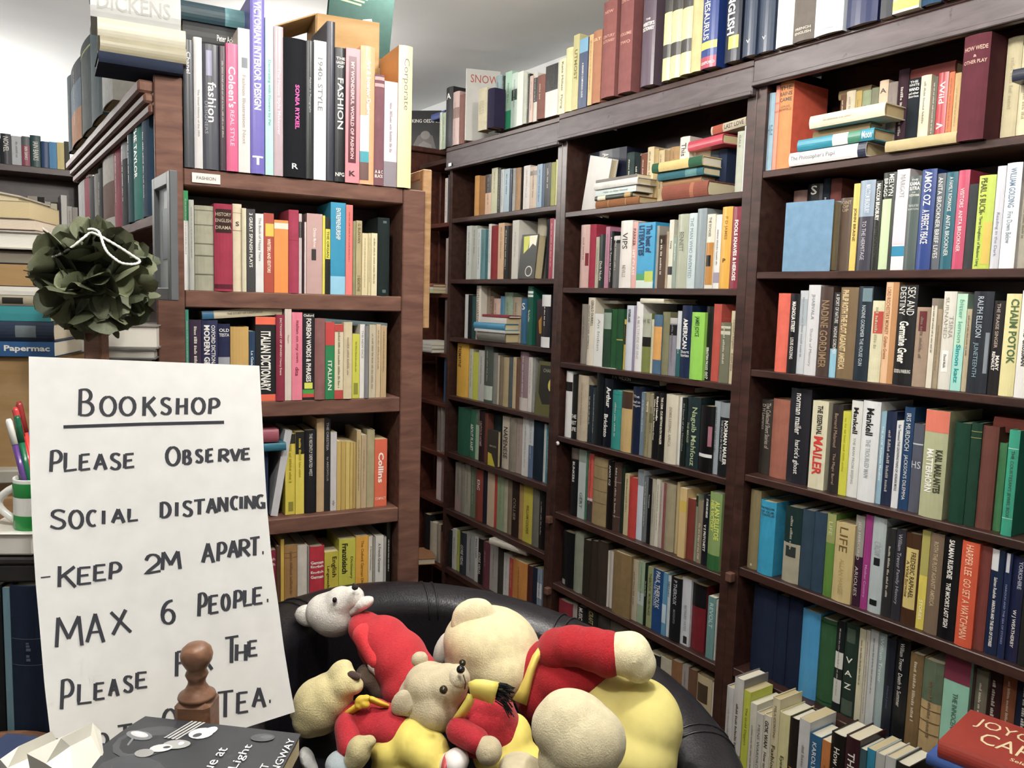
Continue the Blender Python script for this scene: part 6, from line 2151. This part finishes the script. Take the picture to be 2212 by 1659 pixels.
# mug column
FM = Frame(.1, 0); FM.D = FM.n.dot(ray(40, 1150) * 1.16)
def col(x0, x1, y0, y1, yo=0.0):
    sa, zb = FM.at(x0, y1, yo); sb, _ = FM.at(x1, y1, yo); zt_ = FM.at(x1, y0, yo)[1]
    return sa, sb, zb, zt_
sa, sb, zb, zt_ = col(-60, 76, 1152, 1204)
o = empty('wrapped_parcel', FM.mat(sa, 0, zb)); tag(o, 'white packet in clear plastic wrap under the striped mug', 'parcel')
link('packet', bevel_box(.004, sb - sa - .004, .004, .16, .001, zt_ - zb - .003, .003), 'plain', o, 'dcdad2')
link('plastic_wrap', bevel_box(.001, sb - sa, .0, .165, zt_ - zb - .0028, zt_ - zb - .0005, .001), 'glossy', o, 'e6e4dc')
sa, sb, zb2, zt2 = col(-50, 80, 1205, 1262)
o = empty('storage_tin', FM.mat(sa, .004, zb2)); tag(o, 'black box under the white packet and striped mug', 'box')
link('box_body', bevel_box(0, sb - sa, 0, .16, 0.0005, (zt2 - zb2) * .7, .003), 'plain', o, '1c1a1a')
link('box_lid', bevel_box(-.002, sb - sa + .002, -.002, .162, (zt2 - zb2) * .7, zt2 - zb2 - .0005, .003), 'plain', o, '232021')
sa, sb, zb3, zt3 = col(30, 112, 1266, 1640)
make_v = make_book(FM.mat(sa, .006, zb3), sb - sa, zt3 - zb3, .16, '1b2940', 'h', (), ((.3, .304, '5a6478'), (.45, .454, '5a6478')), (.32, .43, '5a6478', .14, .5))
tag(make_v, 'tall thick navy volume standing beside the notice edge', 'book', GN)
sa, sb, _, _ = col(14, 30, 1266, 1640)
o = make_book(FM.mat(sa, .006, zb3), sb - sa - .001, zt3 - zb3 - .004, .16, '6a94a4', 'p'); tag(o, 'thin pale blue volume standing beside tall navy one', 'book', GN)
sa, sb, _, _ = col(-60, 12, 1266, 1640)
o = make_book(FM.mat(sa, .006, zb3), sb - sa - .001, zt3 - zb3 - .002, .16, '14181c', 'h'); tag(o, 'black volume standing beside thin pale blue one, under the black box', 'book', GN)
st_ = empty('storage_box', FM.mat(col(-60, 12, 1266, 1640)[0], .0, -EZ + TBZ)); tag(st_, 'wooden box on the table carrying the navy volume', 'box')
hbx = zb3 + EZ - TBZ
if hbx > .01:
    part_box(st_, 'front_wall', (0, .27, 0, .01, 0, hbx - .0105), 'tanwood', .002)
    part_box(st_, 'side_wall', (0, .01, .01, .17, 0, hbx - .0105), 'tanwood', .002)
    part_box(st_, 'side_wall', (.26, .27, .01, .17, 0, hbx - .0105), 'tanwood', .002)
    part_box(st_, 'lid', (-.005, .275, -.004, .18, hbx - .0105, hbx - .0005), 'tanwood', .002)
# striped mug with pens
sc = 1.16 / F_PX
mg = empty('striped_mug', Matrix.Translation(P(78, 1148, 1.20)))
tag(mg, 'white mug with broad green stripes holding pens, beside the notice', 'mug')
r_ = 41 * sc * 1.03; hh = P(78, 1026, 1.20).z - P(78, 1148, 1.20).z
zf = lambda t: hh * t
link('cup_body', lathe([(r_ * .9, .0), (r_ * .98, zf(.03)), (r_, zf(.1)), (r_, zf(.98)), (r_ * .985, zf(1)), (r_ * .93, zf(.985)), (r_ * .92, zf(.1)), (.001, zf(.06))], 32), 'glossy', mg, 'e8e8e2')
for a, b in ((.10, .36), (.68, .93)):
    me = lathe([(r_ * 1.004, zf(a)), (r_ * 1.008, zf(a + .005)), (r_ * 1.008, zf(b - .005)), (r_ * 1.004, zf(b))], 32)
    link('green_stripe', me, 'glossy', mg, '1d8a3c')
hp = [(-r_ * .9, 0, zf(.82))] + [(-r_ - .026 * math.sin(math.pi * k / 8), 0, zf(.82 - .64 * k / 8)) for k in range(1, 8)] + [(-r_ * .9, 0, zf(.18))]
link('handle', tube(hp, .0055, 10), 'glossy', mg, 'e8e8e2')
for k, (x0, y0, x1, y1, c, c2, lab) in enumerate(((66, 1090, 18, 905, '5a3a7c', 'dcdcd8', 'purple felt pen with white cap in the striped mug'), (72, 1090, 36, 898, '1c6a48', '1c5a40', 'dark green pen in the striped mug'),
                                                 (84, 1090, 32, 880, 'c02c34', 'b83c3c', 'red ballpoint pen in the striped mug'), (88, 1090, 40, 868, 'b8423c', '8a2c2c', 'red-brown pencil behind the red pen in the mug'),
                                                 (80, 1090, 56, 930, '2f66b4', '2f66b4', 'blue pen low in the striped mug'))):
    p0 = P(x0, y0, 1.20 + .004 * (k - 2)); p1 = P(x1, y1, 1.19 + .006 * k)
    o = empty('felt_pen', Matrix.Translation(p0)); tag(o, lab, 'pen', 'pens in the mug')
    d_ = p1 - p0
    link('pen_barrel', tube([(0, 0, 0), d_ * .72], .0042, 10), 'glossy', o, c)
    link('pen_cap', tube([d_ * .70, d_ * .97, d_], [.0048, .0046, .003], 10), 'glossy', o, c2)

# ------------------------------------------------------------------ topiary ball of dried leaves on a wooden stem
TD = 1.32
tp = empty('topiary_ball', Matrix.Translation(P(205, 600, TD) - Vector((0, 0, .30))))
tag(tp, 'ball of dark green dried leaves on a wooden stem above the notice', 'ornament')
R0 = 102 * TD / F_PX
part_box(tp, 'stem', (-.0145, .0145, -.0145, .0145, -.36, .30), 'turned', .003)
link('core', lathe([(.001, .30 - R0 * .72)] + [(R0 * .72 * math.cos(a), .30 + R0 * .72 * math.sin(a)) for a in [math.radians(-75 + 15 * k) for k in range(11)]] + [(.001, .30 + R0 * .72)], 20), 'plush', tp, '23281c')


def leaf_mesh(cup, wid):
    v, f = [], []
    NX, NY = 4, 6
    for j in range(NY + 1):
        t = j / NY
        w = wid * (math.sin(math.pi * min(1, .12 + .8 * t)) ** .7)
        for i in range(NX + 1):
            u = i / NX * 2 - 1
            v.append((w * u, cup * (u * u) * w * 1.2 + .35 * cup * t * t, t))
    for j in range(NY):
        for i in range(NX):
            a = j * (NX + 1) + i
            f.append((a, a + 1, a + NX + 2, a + NX + 1))
    return mesh(v, f, True)


lm = [leaf_mesh(.5, .42), leaf_mesh(.8, .5), leaf_mesh(-.5, .46), leaf_mesh(.25, .38)]
for m_ in lm: m_.materials.append(M['leaf'])
rn = random.Random(21)
N = 190
for k in range(N):
    ph_ = math.acos(1 - 2 * (k + .5) / N); th = math.pi * (1 + 5 ** .5) * k
    n_ = Vector((math.sin(ph_) * math.cos(th), math.sin(ph_) * math.sin(th), math.cos(ph_)))
    if n_.y > .45: continue
    t1 = n_.orthogonal().normalized(); t1.rotate(Matrix.Rotation(rn.uniform(0, 6.28), 3, n_))
    up = (n_ * rn.uniform(.55, 1.1) + t1 * rn.uniform(.5, 1.1)).normalized()
    sd_ = up.cross(n_).normalized(); bk = sd_.cross(up)
    L = rn.uniform(.042, .058)
    base_ = n_ * (R0 * rn.uniform(.55, .68))
    mt = Matrix.Identity(4)
    for i in range(3):
        mt[i][0] = sd_[i] * L; mt[i][1] = bk[i] * L; mt[i][2] = up[i] * L; mt[i][3] = base_[i]
    mt[2][3] += .30
    o = link('leaf', lm[k % 4], None, tp)
    g = rn.uniform(.75, 1.25)
    o.color = (*[c * g for c in lin(rn.choice(['555a42', '60654a', '484e3a', '6c7056', '4c5238']))], 1)
    o.matrix_local = mt
# cord with loops on top
cd = empty('beaded_cord', Matrix.Translation(P(205, 600, TD)))
tag(cd, 'white twisted cord looped over the top of the leaf ball', 'cord')
path = [(88, 560), (120, 553), (150, 538), (178, 516), (196, 503), (214, 509), (240, 523), (268, 540), (292, 556), (301, 562), (299, 568), (284, 571), (262, 568), (244, 556), (232, 545), (224, 530), (218, 512), (212, 500), (200, 495), (190, 496)]
def cat(pts, n=5):
    out = []
    for i in range(len(pts) - 1):
        p0 = Vector((*pts[max(i - 1, 0)], 0)); p1 = Vector((*pts[i], 0)); p2 = Vector((*pts[i + 1], 0)); p3 = Vector((*pts[min(i + 2, len(pts) - 1)], 0))
        for k in range(n):
            t = k / n
            q = .5 * ((2 * p1) + (p2 - p0) * t + (2 * p0 - 5 * p1 + 4 * p2 - p3) * t * t + (3 * p1 - p0 - 3 * p2 + p3) * t ** 3)
            out.append((q.x, q.y))
    out.append(pts[-1]); return out
dense = cat(path)
pts = []
for i, (x, y) in enumerate(dense):
    dx, dy = (x - 205) * TD / F_PX, (600 - y) * TD / F_PX
    rr = R0 * 1.36
    dd = math.sqrt(max(0.0, rr * rr - dx * dx - dy * dy)) if dx * dx + dy * dy < rr * rr else 0
    pts.append(P(x, y, TD - dd * .92 - .004) - cd.location)
link('cord_strand', tube(pts, [.0017 + .0006 * (i % 2) for i in range(len(pts))], 7), 'knit', cd, 'e6e6dc')

# ------------------------------------------------------------------ red essay volume and its pile before the near bookcase
GJ = 'flat pile before the near dark bookcase'
def jl(z0, t, c, kd, lab, ds, yo, d, yaw, titles=''):
    return lying(FR, 0, 0, z0 + .0006, t - .001, yo, c, kd, lab, group=GJ, depth=d, yaw=yaw, titles=titles, s=(-.782 + ds, -.522 + ds))
zp = -.957
jl(zp, .028, '8fb0c4', 'p', 'pale blue paperback at the bottom of the pile under the red essay volume', -.012, -.285, .17, 7)
jl(zp + .028, .026, '7a6c44', 'h', 'olive-brown book in the pile under the red essay volume', .012, -.275, .17, 6)
jl(zp + .054, .022, '3a5a9c', 'h', 'blue book directly under the red essay volume', -.018, -.288, .19, 8)
jo = jl(zp + .076, .036, 'a8382a', 'j', 'red-brown essay volume with cream capitals lying on the pile by the near bookcase', 0, -.279, .187, 9.4, 'Selected Essays@.42-.8#d8b868!w.5')
so = empty('stool', FR.mat(-.652, -.19, -EZ)); tag(so, 'small dark wooden stool under the pile topped by the red essay volume', 'stool')
part_box(so, 'seat', (-.14, .14, -.13, .11, EZ + zp - .03, EZ + zp), 'darkwood', .004)
for x in (-.12, .12):
    for y in (-.11, .09):
        part_box(so, 'leg', (x - .014, x + .014, y - .014, y + .014, 0, EZ + zp - .03), 'darkwood', .003)
w_ = .035
_h = max(v.co.z for v in jo.data.vertices)
def jt(s, u, v, du, h, col_, b=.0):
    g, fcs, ext = text_geo(s, b)
    out = [(w_ + .0008, (1 - (v + (1 - y / max(ext[1], .5)) * h)) * .187, _h - (u + x / ext[0] * du) * _h) for x, y in g]
    return link('title_lettering', mesh(out, fcs), 'ink', jo, col_)
jt('JOYCE', .10, .14, .46, .27, 'ecd8b0', .0)
jt('CARY', .20, .44, .46, .28, 'ecd8b0', .0)
jt('Selected Essays', .45, .80, .40, .09, 'ecd8b0', .01)

# ------------------------------------------------------------------ small pieces go under the part they belong to
UNDER = {'teddy_bear': {'ear': 'head', 'eye': 'head', 'nose': 'head', 'jaw': 'head', 'muzzle': 'head', 'mouth': 'head', 'ear_lining': 'head', 'mouth_seam': 'head', 'sleeve': 'jumper',
                        'scarf_fringe': 'scarf_end', 'shoe_upper': 'shoe', 'neckerchief_end': 'neckerchief', 'neckerchief_knot': 'neckerchief'},
         'wooden_chair': {'post_finial': 'back_post'}, 'striped_mug': {'green_stripe': 'cup_body'}, 'framed_picture': {'photograph': 'mount'}}
stem_ = lambda n: n.split('.')[0]
for root in [o for o in COL.objects if o.parent is None and stem_(o.name) in UNDER]:
    rule = UNDER[stem_(root.name)]
    kids = list(root.children)
    first = {}
    for c in kids: first.setdefault(stem_(c.name), c)
    for c in kids:
        h_ = first.get(rule.get(stem_(c.name)))
        if h_ is not None and h_ is not c: c.parent = h_
